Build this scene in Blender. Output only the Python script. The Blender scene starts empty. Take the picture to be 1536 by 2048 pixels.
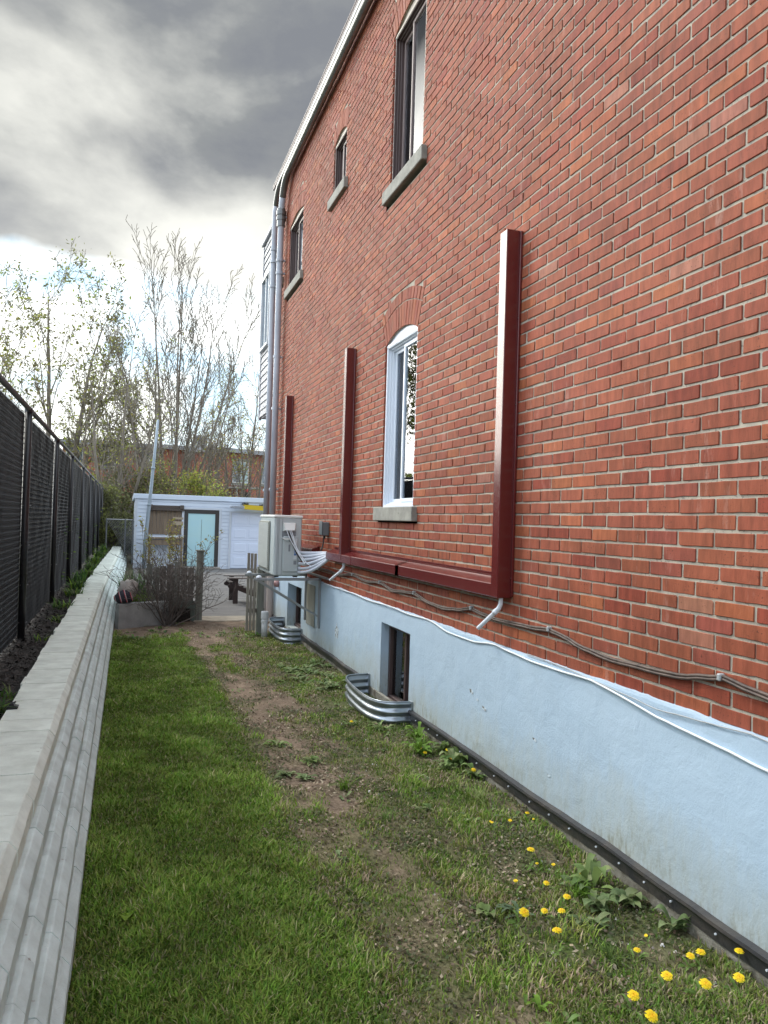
import bpy, math, random
import numpy as np
from mathutils import Vector, Matrix, noise as mnoise
R_=math.radians
random.seed(7)
rng=np.random.default_rng(7)
S=bpy.context.scene
COL=S.collection

# ------------------------------------------------------------------ camera
def cam_axes(yaw,pitch,roll):
    y,p,r=R_(yaw),R_(pitch),R_(roll)
    F=Vector((math.sin(y)*math.cos(p),math.cos(y)*math.cos(p),math.sin(p)))
    Rr=Vector((math.cos(y),-math.sin(y),0)); U=Rr.cross(F)
    return Rr*math.cos(r)+U*math.sin(r), -Rr*math.sin(r)+U*math.cos(r), F
cd=bpy.data.cameras.new("camera"); cam=bpy.data.objects.new("camera",cd); COL.objects.link(cam)
a,b,c=cam_axes(18.44,0.72,1.69)
M=Matrix((( a.x,b.x,-c.x),(a.y,b.y,-c.y),(a.z,b.z,-c.z))).to_4x4(); M.translation=Vector((0,0,1.6))
cam.matrix_world=M
cd.sensor_fit='HORIZONTAL'; cd.sensor_width=36; cd.lens=36*1538/1536; cd.clip_start=.05; cd.clip_end=2000
S.camera=cam
S.render.resolution_x=768; S.render.resolution_y=1024
S.view_settings.view_transform='Standard'; S.view_settings.look='None'; S.view_settings.exposure=0.72; S.view_settings.gamma=1

# ------------------------------------------------------------------ world
SUN_EL,SUN_AZ=48,-38        # sun behind the broken cloud, ahead and to the left
w=bpy.data.worlds.new("World"); S.world=w; w.use_nodes=True
nt=w.node_tree; nt.nodes.clear()
def N(t,tree=None,**k):
    n=(tree or nt).nodes.new(t)
    for a_,v in k.items(): setattr(n,a_,v)
    return n
def L(a_,b_,tree=None): (tree or nt).links.new(a_,b_)
def mth(op,x,y=None,tree=None,clamp=False):
    n=N('ShaderNodeMath',tree,operation=op); n.use_clamp=clamp
    for i,v in enumerate((x,y)):
        if v is None: continue
        if isinstance(v,(int,float)): n.inputs[i].default_value=v
        else: L(v,n.inputs[i],tree)
    return n.outputs[0]
def ramp(fac,stops,tree=None,interp='LINEAR'):
    n=N('ShaderNodeValToRGB',tree); cr=n.color_ramp; cr.interpolation=interp
    while len(cr.elements)<len(stops): cr.elements.new(.5)
    for e,(p,col) in zip(cr.elements,stops):
        e.position=p; e.color=(*col,1) if len(col)==3 else col
    L(fac,n.inputs[0],tree); return n.outputs[0]
def mixc(fac,c1,c2,tree=None,mode='MIX'):
    n=N('ShaderNodeMix',tree,data_type='RGBA',blend_type=mode)
    for i,v in ((0,fac),(6,c1),(7,c2)):
        if isinstance(v,(int,float)): n.inputs[i].default_value=v
        elif isinstance(v,tuple): n.inputs[i].default_value=(*v,1) if len(v)==3 else v
        else: L(v,n.inputs[i],tree)
    return n.outputs[2]
tc=N('ShaderNodeTexCoord'); sep=N('ShaderNodeSeparateXYZ'); L(tc.outputs['Generated'],sep.inputs[0])
X,Y,Z=sep.outputs
zc=mth('MAXIMUM',Z,0.0)
den=mth('ADD',zc,0.42)
cx_=mth('DIVIDE',X,den); cy_=mth('DIVIDE',Y,den)
comb=N('ShaderNodeCombineXYZ'); L(cx_,comb.inputs[0]); L(cy_,comb.inputs[1])
def noise(vec,scale,detail=6,rough=.55,dist=0,tree=None,off=None):
    n=N('ShaderNodeTexNoise',tree); n.inputs['Scale'].default_value=scale; n.inputs['Detail'].default_value=detail
    n.inputs['Roughness'].default_value=rough; n.inputs['Distortion'].default_value=dist
    if vec is not None: L(vec,n.inputs['Vector'],tree)
    return n.outputs[0]
mpw=N('ShaderNodeMapping'); mpw.inputs['Scale'].default_value=(1,1,1.7); mpw.inputs['Location'].default_value=(2.1,3.2,.4); L(tc.outputs['Generated'],mpw.inputs[0])
n1=noise(mpw.outputs[0],3.1,9,.52,.15); n2=noise(tc.outputs['Generated'],3.2,5,.5,.2); n3=noise(mpw.outputs[0],8.0,8,.6,.2)
# dark cloud deck
dk=mth('ADD',mth('MULTIPLY',n1,.75),mth('MULTIPLY',n3,.25))
deck=ramp(dk,[(.38,(1.6,1.7,1.88)),(.46,(2.0,2.1,2.16)),(.52,(2.5,2.6,2.58)),(.57,(3.1,3.2,3.1)),(.66,(4.5,4.55,4.25))])
# brighter toward the lower edge of the deck
lowb=ramp(Z,[(.27,(1,1,1)),(.42,(0,0,0))])
deck=mixc(mth('MULTIPLY',lowb,.30),deck,(7.6,7.6,7.2))
gd=N('ShaderNodeVectorMath',operation='DOT_PRODUCT'); gn_=N('ShaderNodeVectorMath',operation='NORMALIZE'); L(tc.outputs['Generated'],gn_.inputs[0]); L(gn_.outputs[0],gd.inputs[0]); gd.inputs[1].default_value=Vector((.03,.933,.357)).normalized()
glow=mth('MULTIPLY',ramp(gd.outputs['Value'],[(.93,(0,0,0)),(.995,(1,1,1))]),ramp(n1,[(.40,(0,0,0)),(.60,(1,1,1))]))
deck=mixc(mth('MULTIPLY',glow,.45),deck,(9.0,8.9,8.2))
# bright gap above the horizon, thin cloud and blue
gap=ramp(n3,[(.38,(6.0,8.4,10.2)),(.46,(9.4,11.0,11.8)),(.55,(12.6,12.8,12.3))])
hor=ramp(Z,[(.0,(1,1,1)),(.13,(.25,.25,.25)),(.2,(0,0,0))])
gap=mixc(mth('MULTIPLY',hor,.8),gap,(9.5,9.6,8.6))
sky=N('ShaderNodeTexSky',sky_type='NISHITA',sun_disc=False,sun_elevation=R_(SUN_EL),sun_rotation=R_(SUN_AZ))
gap=mixc(.12,gap,sky.outputs[0])
edge=mth('ADD',Z,mth('MULTIPLY',mth('SUBTRACT',n2,.5),.20))
dm=ramp(edge,[(.262,(0,0,0)),(.292,(1,1,1))])
front=mixc(dm,gap,deck)
# the rest of the sky (overhead, behind, to the sides): broken bright cloud
rest=ramp(n1,[(.35,(10.2,12.2,14.6)),(.6,(14.5,15.6,16.6))])
back=ramp(Y,[(.0,(1,1,1)),(.45,(0,0,0))])      # dimmer grey cloud behind the viewer
back=ramp(mth('ADD',mth('MULTIPLY',Y,-.5),.5),[(.50,(0,0,0)),(.85,(1,1,1))])
rest=mixc(back,rest,(8.0,8.8,10.0))
# how far from the view's dark deck
dotn=N('ShaderNodeVectorMath',operation='DOT_PRODUCT'); nm=N('ShaderNodeVectorMath',operation='NORMALIZE'); L(tc.outputs['Generated'],nm.inputs[0])
L(nm.outputs[0],dotn.inputs[0]); dotn.inputs[1].default_value=Vector((.10,.86,.50)).normalized()
fm=ramp(dotn.outputs['Value'],[(.62,(0,0,0)),(.80,(1,1,1))])
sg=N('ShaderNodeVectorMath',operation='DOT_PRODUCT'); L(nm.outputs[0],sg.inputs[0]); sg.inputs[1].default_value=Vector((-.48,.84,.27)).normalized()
glow_patch=ramp(sg.outputs['Value'],[(.945,(0,0,0)),(.985,(1,1,1))])      # unseen bright patch added ahead left for cover reflections and side light
fin=mixc(glow_patch,mixc(fm,rest,front),(62,60,55))
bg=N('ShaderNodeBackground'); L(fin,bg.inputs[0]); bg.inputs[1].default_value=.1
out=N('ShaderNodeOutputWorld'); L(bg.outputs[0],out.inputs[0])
# ------------------------------------------------------------------ sun (soft, behind cloud)
sl=bpy.data.lights.new("sun",'SUN'); sl.energy=1.5; sl.angle=R_(12); sl.color=(1,.97,.9)
so=bpy.data.objects.new("sun",sl); COL.objects.link(so)
sd=Vector((math.sin(R_(SUN_AZ))*math.cos(R_(SUN_EL)),math.cos(R_(SUN_AZ))*math.cos(R_(SUN_EL)),math.sin(R_(SUN_EL))))
so.rotation_euler=sd.to_track_quat('Z','Y').to_euler(); so.location=(-5,8,12)

# ================================================================== helpers
def wl(o):
    v=Vector((0,0,0))
    while o: v+=o.location; o=o.parent
    return v
def tag(o,label=None,cat=None,group=None,kind=None):
    if label: o['label']=label
    if cat: o['category']=cat
    if group: o['group']=group
    if kind: o['kind']=kind
    return o
def thing(name,label,cat,loc=(0,0,0),group=None,rz=0):
    o=bpy.data.objects.new(name,None); COL.objects.link(o); o.location=loc; o.rotation_euler=(0,0,rz); o.empty_display_size=.1
    return tag(o,label,cat,group)
class MB:
    def __init__(s): s.v=[]; s.f=[]; s.c=[]; s.col=None
    def add(s,vs,fs,col=None):
        b_=len(s.v); s.v.extend(vs); s.f.extend([tuple(i+b_ for i in f) for f in fs])
        if s.col is not None or col is not None:
            cc=col if col is not None else s.col
            s.c.extend([cc]*len(vs))
    def box(s,x0,x1,y0,y1,z0,z1,bev=0,col=None):
        if x1<x0:x0,x1=x1,x0
        if y1<y0:y0,y1=y1,y0
        if z1<z0:z0,z1=z1,z0
        if bev<=0:
            vs=[(x,y,z) for z in (z0,z1) for y in (y0,y1) for x in (x0,x1)]
            s.add(vs,[(0,2,3,1),(4,5,7,6),(0,1,5,4),(2,6,7,3),(0,4,6,2),(1,3,7,5)],col); return
        b=min(bev,(x1-x0)*.45,(y1-y0)*.45,(z1-z0)*.45)
        vs=[];idx={}
        for i,(x,sx) in enumerate(((x0,1),(x1,-1))):
            for j,(y,sy) in enumerate(((y0,1),(y1,-1))):
                for k,(z,sz) in enumerate(((z0,1),(z1,-1))):
                    idx[i,j,k,0]=len(vs); vs.append((x,y+sy*b,z+sz*b))
                    idx[i,j,k,1]=len(vs); vs.append((x+sx*b,y,z+sz*b))
                    idx[i,j,k,2]=len(vs); vs.append((x+sx*b,y+sy*b,z))
        F=[]
        for i in (0,1):
            F.append([idx[i,j,k,0] for j,k in ((0,0),(1,0),(1,1),(0,1))]); F.append([idx[j,i,k,1] for j,k in ((0,0),(1,0),(1,1),(0,1))]); F.append([idx[j,k,i,2] for j,k in ((0,0),(1,0),(1,1),(0,1))])
        for p in (0,1):
            for q in (0,1):
                F.append([idx[0,p,q,1],idx[1,p,q,1],idx[1,p,q,2],idx[0,p,q,2]])
                F.append([idx[p,0,q,0],idx[p,1,q,0],idx[p,1,q,2],idx[p,0,q,2]])
                F.append([idx[p,q,0,0],idx[p,q,1,0],idx[p,q,1,1],idx[p,q,0,1]])
        for i in (0,1):
            for j in (0,1):
                for k in (0,1): F.append([idx[i,j,k,m] for m in (0,1,2)])
        s.add(vs,F,col)
    def tube(s,pts,r,n=8,caps=True,col=None):
        P=[Vector(p) for p in pts]; rs=r if isinstance(r,(list,tuple)) else [r]*len(P)
        vs=[];prev=None
        for i,p in enumerate(P):
            d=(P[min(i+1,len(P)-1)]-P[max(i-1,0)])
            if d.length<1e-9: d=Vector((0,0,1))
            d.normalize()
            if prev is None:
                u=d.orthogonal().normalized()
            else:
                u=(prev-d*prev.dot(d))
                u=u.normalized() if u.length>1e-6 else d.orthogonal().normalized()
            prev=u; v=d.cross(u)
            for k in range(n):
                t=2*math.pi*k/n; q=p+(u*math.cos(t)+v*math.sin(t))*rs[i]; vs.append(tuple(q))
        F=[]
        for i in range(len(P)-1):
            for k in range(n):
                k2=(k+1)%n; F.append((i*n+k,i*n+k2,(i+1)*n+k2,(i+1)*n+k))
        if caps: F.append(tuple(range(n-1,-1,-1))); F.append(tuple((len(P)-1)*n+k for k in range(n)))
        s.add(vs,F,col)
    def prism(s,poly,axis,a0,a1,col=None):
        # poly: 2D points; axis 'x': (y,z); 'y': (x,z); 'z': (x,y)
        def m(p,a):
            return {'x':(a,p[0],p[1]),'y':(p[0],a,p[1]),'z':(p[0],p[1],a)}[axis]
        n=len(poly); vs=[m(p,a0) for p in poly]+[m(p,a1) for p in poly]
        F=[tuple(range(n)),tuple(range(2*n-1,n-1,-1))]+[(i,i+n,(i+1)%n+n,(i+1)%n) for i in range(n)]
        s.add(vs,F,col)
    def quad(s,a,b,c,d,col=None): s.add([a,b,c,d],[(0,1,2,3)],col)
    def lathe(s,prof,cx,cy,n=16,col=None):
        vs=[];F=[]
        for r,z in prof:
            for k in range(n):
                t=2*math.pi*k/n; vs.append((cx+r*math.cos(t),cy+r*math.sin(t),z))
        for i in range(len(prof)-1):
            for k in range(n):
                k2=(k+1)%n; F.append((i*n+k,i*n+k2,(i+1)*n+k2,(i+1)*n+k))
        s.add(vs,F,col)
    def build(s,name,mat,parent=None,smooth=False,loc=None):
        me=bpy.data.meshes.new(name)
        V=np.array(s.v,dtype=np.float64).reshape(-1,3)
        if loc is not None: o0=Vector(loc)
        else: o0=wl(parent) if parent else Vector((0,0,0))
        V=V-np.array(o0)
        me.from_pydata(V.tolist(),[],s.f)
        if s.c and len(s.c)==len(s.v):
            at=me.color_attributes.new('col','FLOAT_COLOR','POINT')
            cc=np.ones((len(s.v),4),dtype=np.float32); cc[:,:3]=np.array(s.c,dtype=np.float32)[:,:3]
            at.data.foreach_set('color',cc.ravel())
        if smooth: me.polygons.foreach_set('use_smooth',[True]*len(me.polygons))
        me.materials.append(mat); me.update()
        o=bpy.data.objects.new(name,me); COL.objects.link(o)
        if parent: o.parent=parent
        elif loc is not None: o.location=loc
        return o
def np_mesh(name,verts,faces,mat,cols=None,parent=None,smooth=False):
    me=bpy.data.meshes.new(name); nv=len(verts); nf=len(faces); k=faces.shape[1]
    me.vertices.add(nv); me.vertices.foreach_set('co',verts.astype(np.float32).ravel())
    me.loops.add(nf*k); me.loops.foreach_set('vertex_index',faces.astype(np.int32).ravel())
    me.polygons.add(nf); me.polygons.foreach_set('loop_start',np.arange(0,nf*k,k,dtype=np.int32))
    try: me.polygons.foreach_set('loop_total',np.full(nf,k,dtype=np.int32))
    except Exception: pass
    if smooth: me.polygons.foreach_set('use_smooth',np.ones(nf,dtype=bool))
    if cols is not None:
        at=me.color_attributes.new('col','FLOAT_COLOR','POINT'); cc=np.ones((nv,4),dtype=np.float32); cc[:,:3]=cols
        at.data.foreach_set('color',cc.ravel())
    me.materials.append(mat); me.update(calc_edges=True); me.validate()
    o=bpy.data.objects.new(name,me); COL.objects.link(o)
    if parent: o.parent=parent
    return o
def copy_tree(o,parent=None):
    kids=[k for k in bpy.data.objects if k.parent==o]
    c_=o.copy(); COL.objects.link(c_)
    if parent: c_.parent=parent
    for k in kids: copy_tree(k,c_)
    return c_
def fbm(x,y,z=0,o=4):
    return mnoise.fractal(Vector((x,y,z)),1.0,2.0,o)

# ------------------------------------------------------------------ materials
def mat(name,col,rough=.6,metal=0,col2=None,nscale=6,ndetail=4,bump=0,bscale=40,spots=None,attr=False,ior=None,trans=0,stretch=None,mixamt=1,contrast=(.35,.65),spec=None,bdist=.01):
    m=bpy.data.materials.new(name); m.use_nodes=True; t=m.node_tree; t.nodes.clear()
    p=N('ShaderNodeBsdfPrincipled',t); o=N('ShaderNodeOutputMaterial',t); L(p.outputs[0],o.inputs[0],t)
    tcn=N('ShaderNodeTexCoord',t); vec=tcn.outputs['Object']
    if stretch:
        mp=N('ShaderNodeMapping',t); mp.inputs['Scale'].default_value=stretch; L(vec,mp.inputs[0],t); vec=mp.outputs[0]
    base=None
    if attr:
        an=N('ShaderNodeAttribute',t); an.attribute_name='col'; base=an.outputs['Color']
    if col2 is not None:
        nz=noise(vec,nscale,ndetail,.6,0,t); f=ramp(nz,[(contrast[0],(0,0,0)),(contrast[1],(1,1,1))],t)
        if attr:
            base=mixc(f,base,mixc(1.0,base,col2,t,'MULTIPLY'),t)
        else: base=mixc(f,col,col2,t)
    if spots:
        sc,th,scol=spots
        ns=noise(vec,sc,3,.6,0,t); f=ramp(ns,[(th,(0,0,0)),(th+.04,(1,1,1))],t)
        base=mixc(f,base if base is not None else col,scol,t)
    if base is None: p.inputs['Base Color'].default_value=(*col,1)
    else: L(base,p.inputs['Base Color'],t)
    p.inputs['Roughness'].default_value=rough; p.inputs['Metallic'].default_value=metal
    if ior: p.inputs['IOR'].default_value=ior
    if spec is not None: p.inputs['Specular IOR Level'].default_value=spec
    if bump:
        nb=noise(vec,bscale,5,.6,0,t); bn=N('ShaderNodeBump',t); bn.inputs['Strength'].default_value=bump; bn.inputs['Distance'].default_value=bdist
        L(nb,bn.inputs['Height'],t); L(bn.outputs[0],p.inputs['Normal'],t)
    if trans:
        tr=N('ShaderNodeBsdfTranslucent',t); mx=N('ShaderNodeMixShader',t); mx.inputs[0].default_value=trans
        if base is None: tr.inputs[0].default_value=(*col,1)
        else: L(base,tr.inputs[0],t)
        L(p.outputs[0],mx.inputs[1],t); L(tr.outputs[0],mx.inputs[2],t); L(mx.outputs[0],o.inputs[0],t)
    return m
def brick_mat():
    m=bpy.data.materials.new('clay_brick'); m.use_nodes=True; t=m.node_tree; t.nodes.clear()
    p=N('ShaderNodeBsdfPrincipled',t); o=N('ShaderNodeOutputMaterial',t); L(p.outputs[0],o.inputs[0],t)
    tcn=N('ShaderNodeTexCoord',t); an=N('ShaderNodeAttribute',t); an.attribute_name='col'
    vec=tcn.outputs['Object']
    mp=N('ShaderNodeMapping',t); mp.inputs['Scale'].default_value=(1,1,.22); L(vec,mp.inputs[0],t)
    base=an.outputs['Color']
    v1=ramp(noise(mp.outputs[0],26,3,.6,0,t),[(.32,(.74,.72,.72)),(.68,(1.2,1.18,1.18))],t)
    base=mixc(1.0,base,v1,t,'MULTIPLY')
    v2=ramp(noise(vec,1.3,4,.55,0,t),[(.32,(.80,.80,.82)),(.66,(1.08,1.10,1.12))],t)
    base=mixc(1.0,base,v2,t,'MULTIPLY')
    # mortar smears / pale bloom
    v3=ramp(noise(mp.outputs[0],9,6,.7,0,t),[(.60,(0,0,0)),(.72,(.42,.42,.42))],t)
    base=mixc(v3,base,(.50,.33,.27),t)
    # dark pits
    v4=ramp(noise(vec,95,3,.55,0,t),[(.62,(0,0,0)),(.65,(1,1,1))],t)
    v5=ramp(noise(vec,7,2,.5,0,t),[(.48,(0,0,0)),(.58,(1,1,1))],t)
    base=mixc(mth('MULTIPLY',mth('MULTIPLY',v4,v5,t),.75,t),base,(.09,.03,.02),t)
    L(base,p.inputs['Base Color'],t); p.inputs['Roughness'].default_value=.7; p.inputs['Specular IOR Level'].default_value=.22
    b1=noise(mp.outputs[0],120,5,.65,0,t); b2=noise(vec,300,3,.6,0,t)
    bn=N('ShaderNodeBump',t); bn.inputs['Strength'].default_value=.5; bn.inputs['Distance'].default_value=.003
    L(mth('ADD',b1,mth('MULTIPLY',b2,.5,t),t),bn.inputs['Height'],t); L(bn.outputs[0],p.inputs['Normal'],t)
    return m
def glass_mat(name,tint=(.75,.8,.82),refl=1.9):
    m=bpy.data.materials.new(name); m.use_nodes=True; t=m.node_tree; t.nodes.clear()
    o=N('ShaderNodeOutputMaterial',t); fr=N('ShaderNodeFresnel',t); fr.inputs[0].default_value=refl
    tr=N('ShaderNodeBsdfTransparent',t); tr.inputs[0].default_value=(*tint,1)
    gl=N('ShaderNodeBsdfGlossy',t); gl.inputs['Roughness'].default_value=.015; gl.inputs[0].default_value=(.95,.97,1,1)
    tcn=N('ShaderNodeTexCoord',t); bn=N('ShaderNodeBump',t); bn.inputs['Strength'].default_value=.15; bn.inputs['Distance'].default_value=.01
    L(noise(tcn.outputs['Object'],2.5,1,.4,0,t),bn.inputs['Height'],t); L(bn.outputs[0],gl.inputs['Normal'],t)
    mx=N('ShaderNodeMixShader',t); L(fr.outputs[0],mx.inputs[0],t); L(tr.outputs[0],mx.inputs[1],t); L(gl.outputs[0],mx.inputs[2],t); L(mx.outputs[0],o.inputs[0],t)
    return m
def proc_brick(name,c1,c2,mort,bw=.21,rh=.0675):
    m=bpy.data.materials.new(name); m.use_nodes=True; t=m.node_tree; t.nodes.clear()
    p=N('ShaderNodeBsdfPrincipled',t); o=N('ShaderNodeOutputMaterial',t); L(p.outputs[0],o.inputs[0],t)
    tcn=N('ShaderNodeTexCoord',t); s=N('ShaderNodeSeparateXYZ',t); L(tcn.outputs['Object'],s.inputs[0],t)
    cb=N('ShaderNodeCombineXYZ',t); L(mth('ADD',s.outputs[0],s.outputs[1],t),cb.inputs[0],t); L(s.outputs[2],cb.inputs[1],t)
    bk=N('ShaderNodeTexBrick',t); L(cb.outputs[0],bk.inputs[0],t)
    bk.inputs['Color1'].default_value=(*c1,1); bk.inputs['Color2'].default_value=(*c2,1); bk.inputs['Mortar'].default_value=(*mort,1)
    bk.inputs['Scale'].default_value=1; bk.inputs['Brick Width'].default_value=bw; bk.inputs['Row Height'].default_value=rh; bk.inputs['Mortar Size'].default_value=.009
    base=mixc(1.0,bk.outputs[0],ramp(noise(tcn.outputs['Object'],.8,5,.6,0,t),[(.3,(.75,.75,.78)),(.7,(1.15,1.12,1.1))],t),t,'MULTIPLY')
    L(base,p.inputs['Base Color'],t); p.inputs['Roughness'].default_value=.8
    return m
MAT={}
MAT['brick']=brick_mat()
MAT['mortar']=mat('mortar',(.43,.385,.31),.9,col2=(.30,.28,.24),nscale=11,contrast=(.42,.7),spots=(70,.60,(.24,.22,.19)),spec=.2,bump=.6,bscale=160,bdist=.004)
MAT['stone']=mat('sill_stone',(.33,.32,.28),.85,col2=(.22,.215,.19),nscale=9,bump=.35,bscale=90,spots=(30,.66,(.16,.155,.14)))
MAT['burg']=mat('burgundy_metal',(.105,.011,.011),.22,0,ior=1.7,bump=.05,bscale=2.2,bdist=.02)
MAT['white_pvc']=mat('white_pvc',(.74,.79,.86),.35)
MAT['white_paint']=mat('white_paint',(.66,.68,.70),.45,col2=(.58,.6,.62),nscale=5)
MAT['brown']=mat('brown_frame',(.075,.048,.045),.4)
MAT['brown_lt']=mat('brown_trim',(.20,.15,.14),.4)
MAT['beige']=mat('beige_trim',(.42,.37,.31),.5)
MAT['glass']=glass_mat('window_glass')
MAT['glass_bright']=glass_mat('coated_window_glass',(.8,.86,.88),1.62)
MAT['glass_clear']=glass_mat('clear_window_glass',(.96,.97,.98),1.42)
MAT['glass_dull']=glass_mat('screened_glass',(.62,.66,.70),1.38)
MAT['dark']=mat('dark_interior',(.02,.02,.022),.9)
MAT['curtain']=mat('curtain',(.75,.78,.76),.9,col2=(.6,.64,.66),nscale=3,stretch=(1,18,1),trans=.3)
MAT['curtain_blue']=mat('blue_curtain',(.36,.50,.60),.9,col2=(.28,.42,.52),nscale=4,stretch=(1,14,.4))
MAT['pipe_grey']=mat('painted_grey_metal',(.50,.54,.60),.42,.0,col2=(.42,.46,.52),nscale=3)
MAT['gutter']=mat('galvanised_gutter',(.22,.23,.23),.28,.5,col2=(.16,.17,.17),nscale=4)
MAT['galv']=mat('galvanised_steel',(.42,.46,.50),.28,.85,col2=(.30,.34,.38),nscale=9,contrast=(.3,.7))
MAT['bracket']=mat('galvanised_bracket',(.32,.33,.34),.38,.7)
MAT['ac']=mat('grey_casing',(.50,.56,.57),.42,col2=(.46,.51,.51),nscale=2)
MAT['ac_lt']=mat('pale_casing',(.74,.76,.73),.45)
MAT['ac_grille']=mat('fan_grille_metal',(.30,.305,.27),.5)
MAT['black']=mat('black_plastic',(.012,.012,.014),.42)
MAT['blackcable']=mat('black_cable',(.015,.015,.016),.5)
MAT['browncable']=mat('brown_cable',(.04,.026,.022),.55,col2=(.11,.075,.06),nscale=22)
MAT['whitecable']=mat('white_cable',(.70,.74,.78),.5)
MAT['greycable']=mat('grey_cable',(.36,.38,.39),.5)
MAT['box']=mat('grey_junction_box',(.13,.155,.165),.5)
MAT['membrane']=mat('black_membrane',(.035,.035,.038),.45,col2=(.09,.075,.06),nscale=6,contrast=(.5,.8),bump=.4,bscale=30)
MAT['footing']=mat('dirty_concrete',(.30,.29,.25),.9,col2=(.10,.085,.06),nscale=8,bump=.6,bscale=50)
MAT['sticker']=mat('paper_label',(.62,.66,.68),.5)
MAT['sticker_blue']=mat('blue_print',(.10,.20,.42),.5)
MAT['sticker_grey']=mat('grey_print',(.22,.24,.26),.5)
MAT['foam']=mat('white_insulation',(.60,.63,.70),.6,bump=.3,bscale=30)
def parging_mat():
    m=bpy.data.materials.new('blue_parging'); m.use_nodes=True; t=m.node_tree; t.nodes.clear()
    p=N('ShaderNodeBsdfPrincipled',t); o=N('ShaderNodeOutputMaterial',t); L(p.outputs[0],o.inputs[0],t)
    tcn=N('ShaderNodeTexCoord',t); vec=tcn.outputs['Object']; s=N('ShaderNodeSeparateXYZ',t); L(vec,s.inputs[0],t)
    base=mixc(noise(vec,2.2,4,.6,0,t),(.40,.53,.66),(.47,.59,.70),t)
    # older unpainted mortar near the far bracket
    # splash dirt: a real stain band near the soil, broken up by noise
    mp=N('ShaderNodeMapping',t); mp.inputs['Scale'].default_value=(1,1,.35); L(vec,mp.inputs[0],t)
    nz=noise(mp.outputs[0],16,6,.75,0,t); nb=noise(vec,1.1,3,.5,0,t)
    hgt=mth('ADD',s.outputs[2],mth('MULTIPLY',mth('SUBTRACT',nz,.5,t),.42,t),t)
    far=mth('MULTIPLY',mth('SUBTRACT',nb,.5,t),.5,t); hgt=mth('SUBTRACT',hgt,far,t)
    st=ramp(hgt,[(.02,(1,1,1)),(.42,(0,0,0))],t)
    base=mixc(mth('MULTIPLY',st,.66,t),base,(.40,.40,.31),t)
    st2=ramp(hgt,[(.0,(1,1,1)),(.22,(0,0,0))],t)
    spk=ramp(noise(mp.outputs[0],38,4,.7,0,t),[(.46,(0,0,0)),(.6,(1,1,1))],t)
    base=mixc(mth('MULTIPLY',mth('MULTIPLY',st2,spk,t),.75,t),base,(.20,.19,.13),t)
    yb=ramp(mth('MULTIPLY',s.outputs[1],.05,t),[(.37,(0,0,0)),(.455,(1,1,1)),(.60,(.4,.4,.4))],t)
    base=mixc(mth('MULTIPLY',yb,.55,t),base,(.47,.48,.44),t)
    L(base,p.inputs['Base Color'],t); p.inputs['Roughness'].default_value=.6
    b1=noise(vec,7,6,.62,.4,t); b2=noise(vec,90,4,.6,0,t)
    bn=N('ShaderNodeBump',t); bn.inputs['Strength'].default_value=.55; bn.inputs['Distance'].default_value=.012
    L(mth('ADD',b1,mth('MULTIPLY',b2,.16,t),t),bn.inputs['Height'],t); L(bn.outputs[0],p.inputs['Normal'],t)
    return m
MAT['parging']=parging_mat()

# ================================================================== GROUND (structure)
XW=2.2
def fns(x,y,seed=0): return fbm(x+seed,y+seed*1.7,seed)
def dirt(x,y):
    """0 = lush lawn, 1 = bare soil"""
    n=fns(x*2.2,y*1.1,3); n2=fns(x*6,y*4,9)
    edge=.86+.03*math.sin(y*1.3)+.06*n
    if y>8.5: edge-= (y-8.5)*.12
    lane=1/(1+math.exp(-(x-edge)/.035))          # right of the worn edge
    # bare strip just right of the lawn lane, fading to weeds toward the wall
    c=edge+.28; bare=math.exp(-((x-c)/.34)**2)
    far=min(1,max(0,(y-3.0)/2.4))
    d=lane*(bare*(.10+.66*far+.65*n)+.26+.30*far*(n+.2)+.34*n2*1.2)
    if y>9.6: d=max(d,min(1,(y-9.6)*.7+n*.5))
    if x>1.95: d=max(d,.45+.5*n2)
    return max(0,min(1,d))
def gz(x,y):
    return .018*fns(x*1.3,y*1.3,1)+.010*fns(x*7,y*7,2)+(.02*max(0,x-1.6) if y<9 else 0)-.006
soil_m=mat('soil',(.2,.15,.1),.95,spec=.15,attr=True,col2=(.62,.60,.58),nscale=60,bump=.9,bscale=120,bdist=.008,contrast=(.38,.62))
xs=np.arange(-.17,2.32,.03); ys=np.concatenate([np.arange(1.0,6,.03),np.arange(6,12.4,.05)])
V=[];C=[]
for y in ys:
    for x in xs:
        V.append((x,y,gz(x,y))); d=dirt(x,y); n=.85+.35*fns(x*9,y*9,5)
        dry=max(0,fns(x*3,y*2.4,12))
        s_=np.array((.25,.19,.14))*(1+.5*dry)*n; g=np.array((.085,.14,.028))*n
        C.append(tuple(s_*d+g*(1-d)))
nx=len(xs); F=[[j*nx+i,j*nx+i+1,(j+1)*nx+i+1,(j+1)*nx+i] for j in range(len(ys)-1) for i in range(nx-1)]
tag(np_mesh('yard_ground',np.array(V),np.array(F),soil_m,np.array(C),smooth=True),kind='structure')
MAT['far_ground']=mat('far_ground',(.07,.085,.035),.95,col2=(.12,.10,.06),nscale=.6)
g=MB(); g.box(-400,400,-60,600,-.6,-.05); tag(g.build('ground',MAT['far_ground']),kind='structure')
asph=mat('asphalt',(.095,.09,.088),.85,col2=(.145,.138,.13),nscale=1.1,stretch=(.5,2.4,1),bump=.5,bscale=70,spots=(2.2,.60,(.06,.057,.055)))
g=MB(); 
xs2=np.linspace(.2,9,30); ys2=np.linspace(12.5,26,50)
V=[(x,y,-.02+.008*fns(x,y,8)) for y in ys2 for x in xs2]; F=[[j*30+i,j*30+i+1,(j+1)*30+i+1,(j+1)*30+i] for j in range(49) for i in range(29)]
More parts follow.
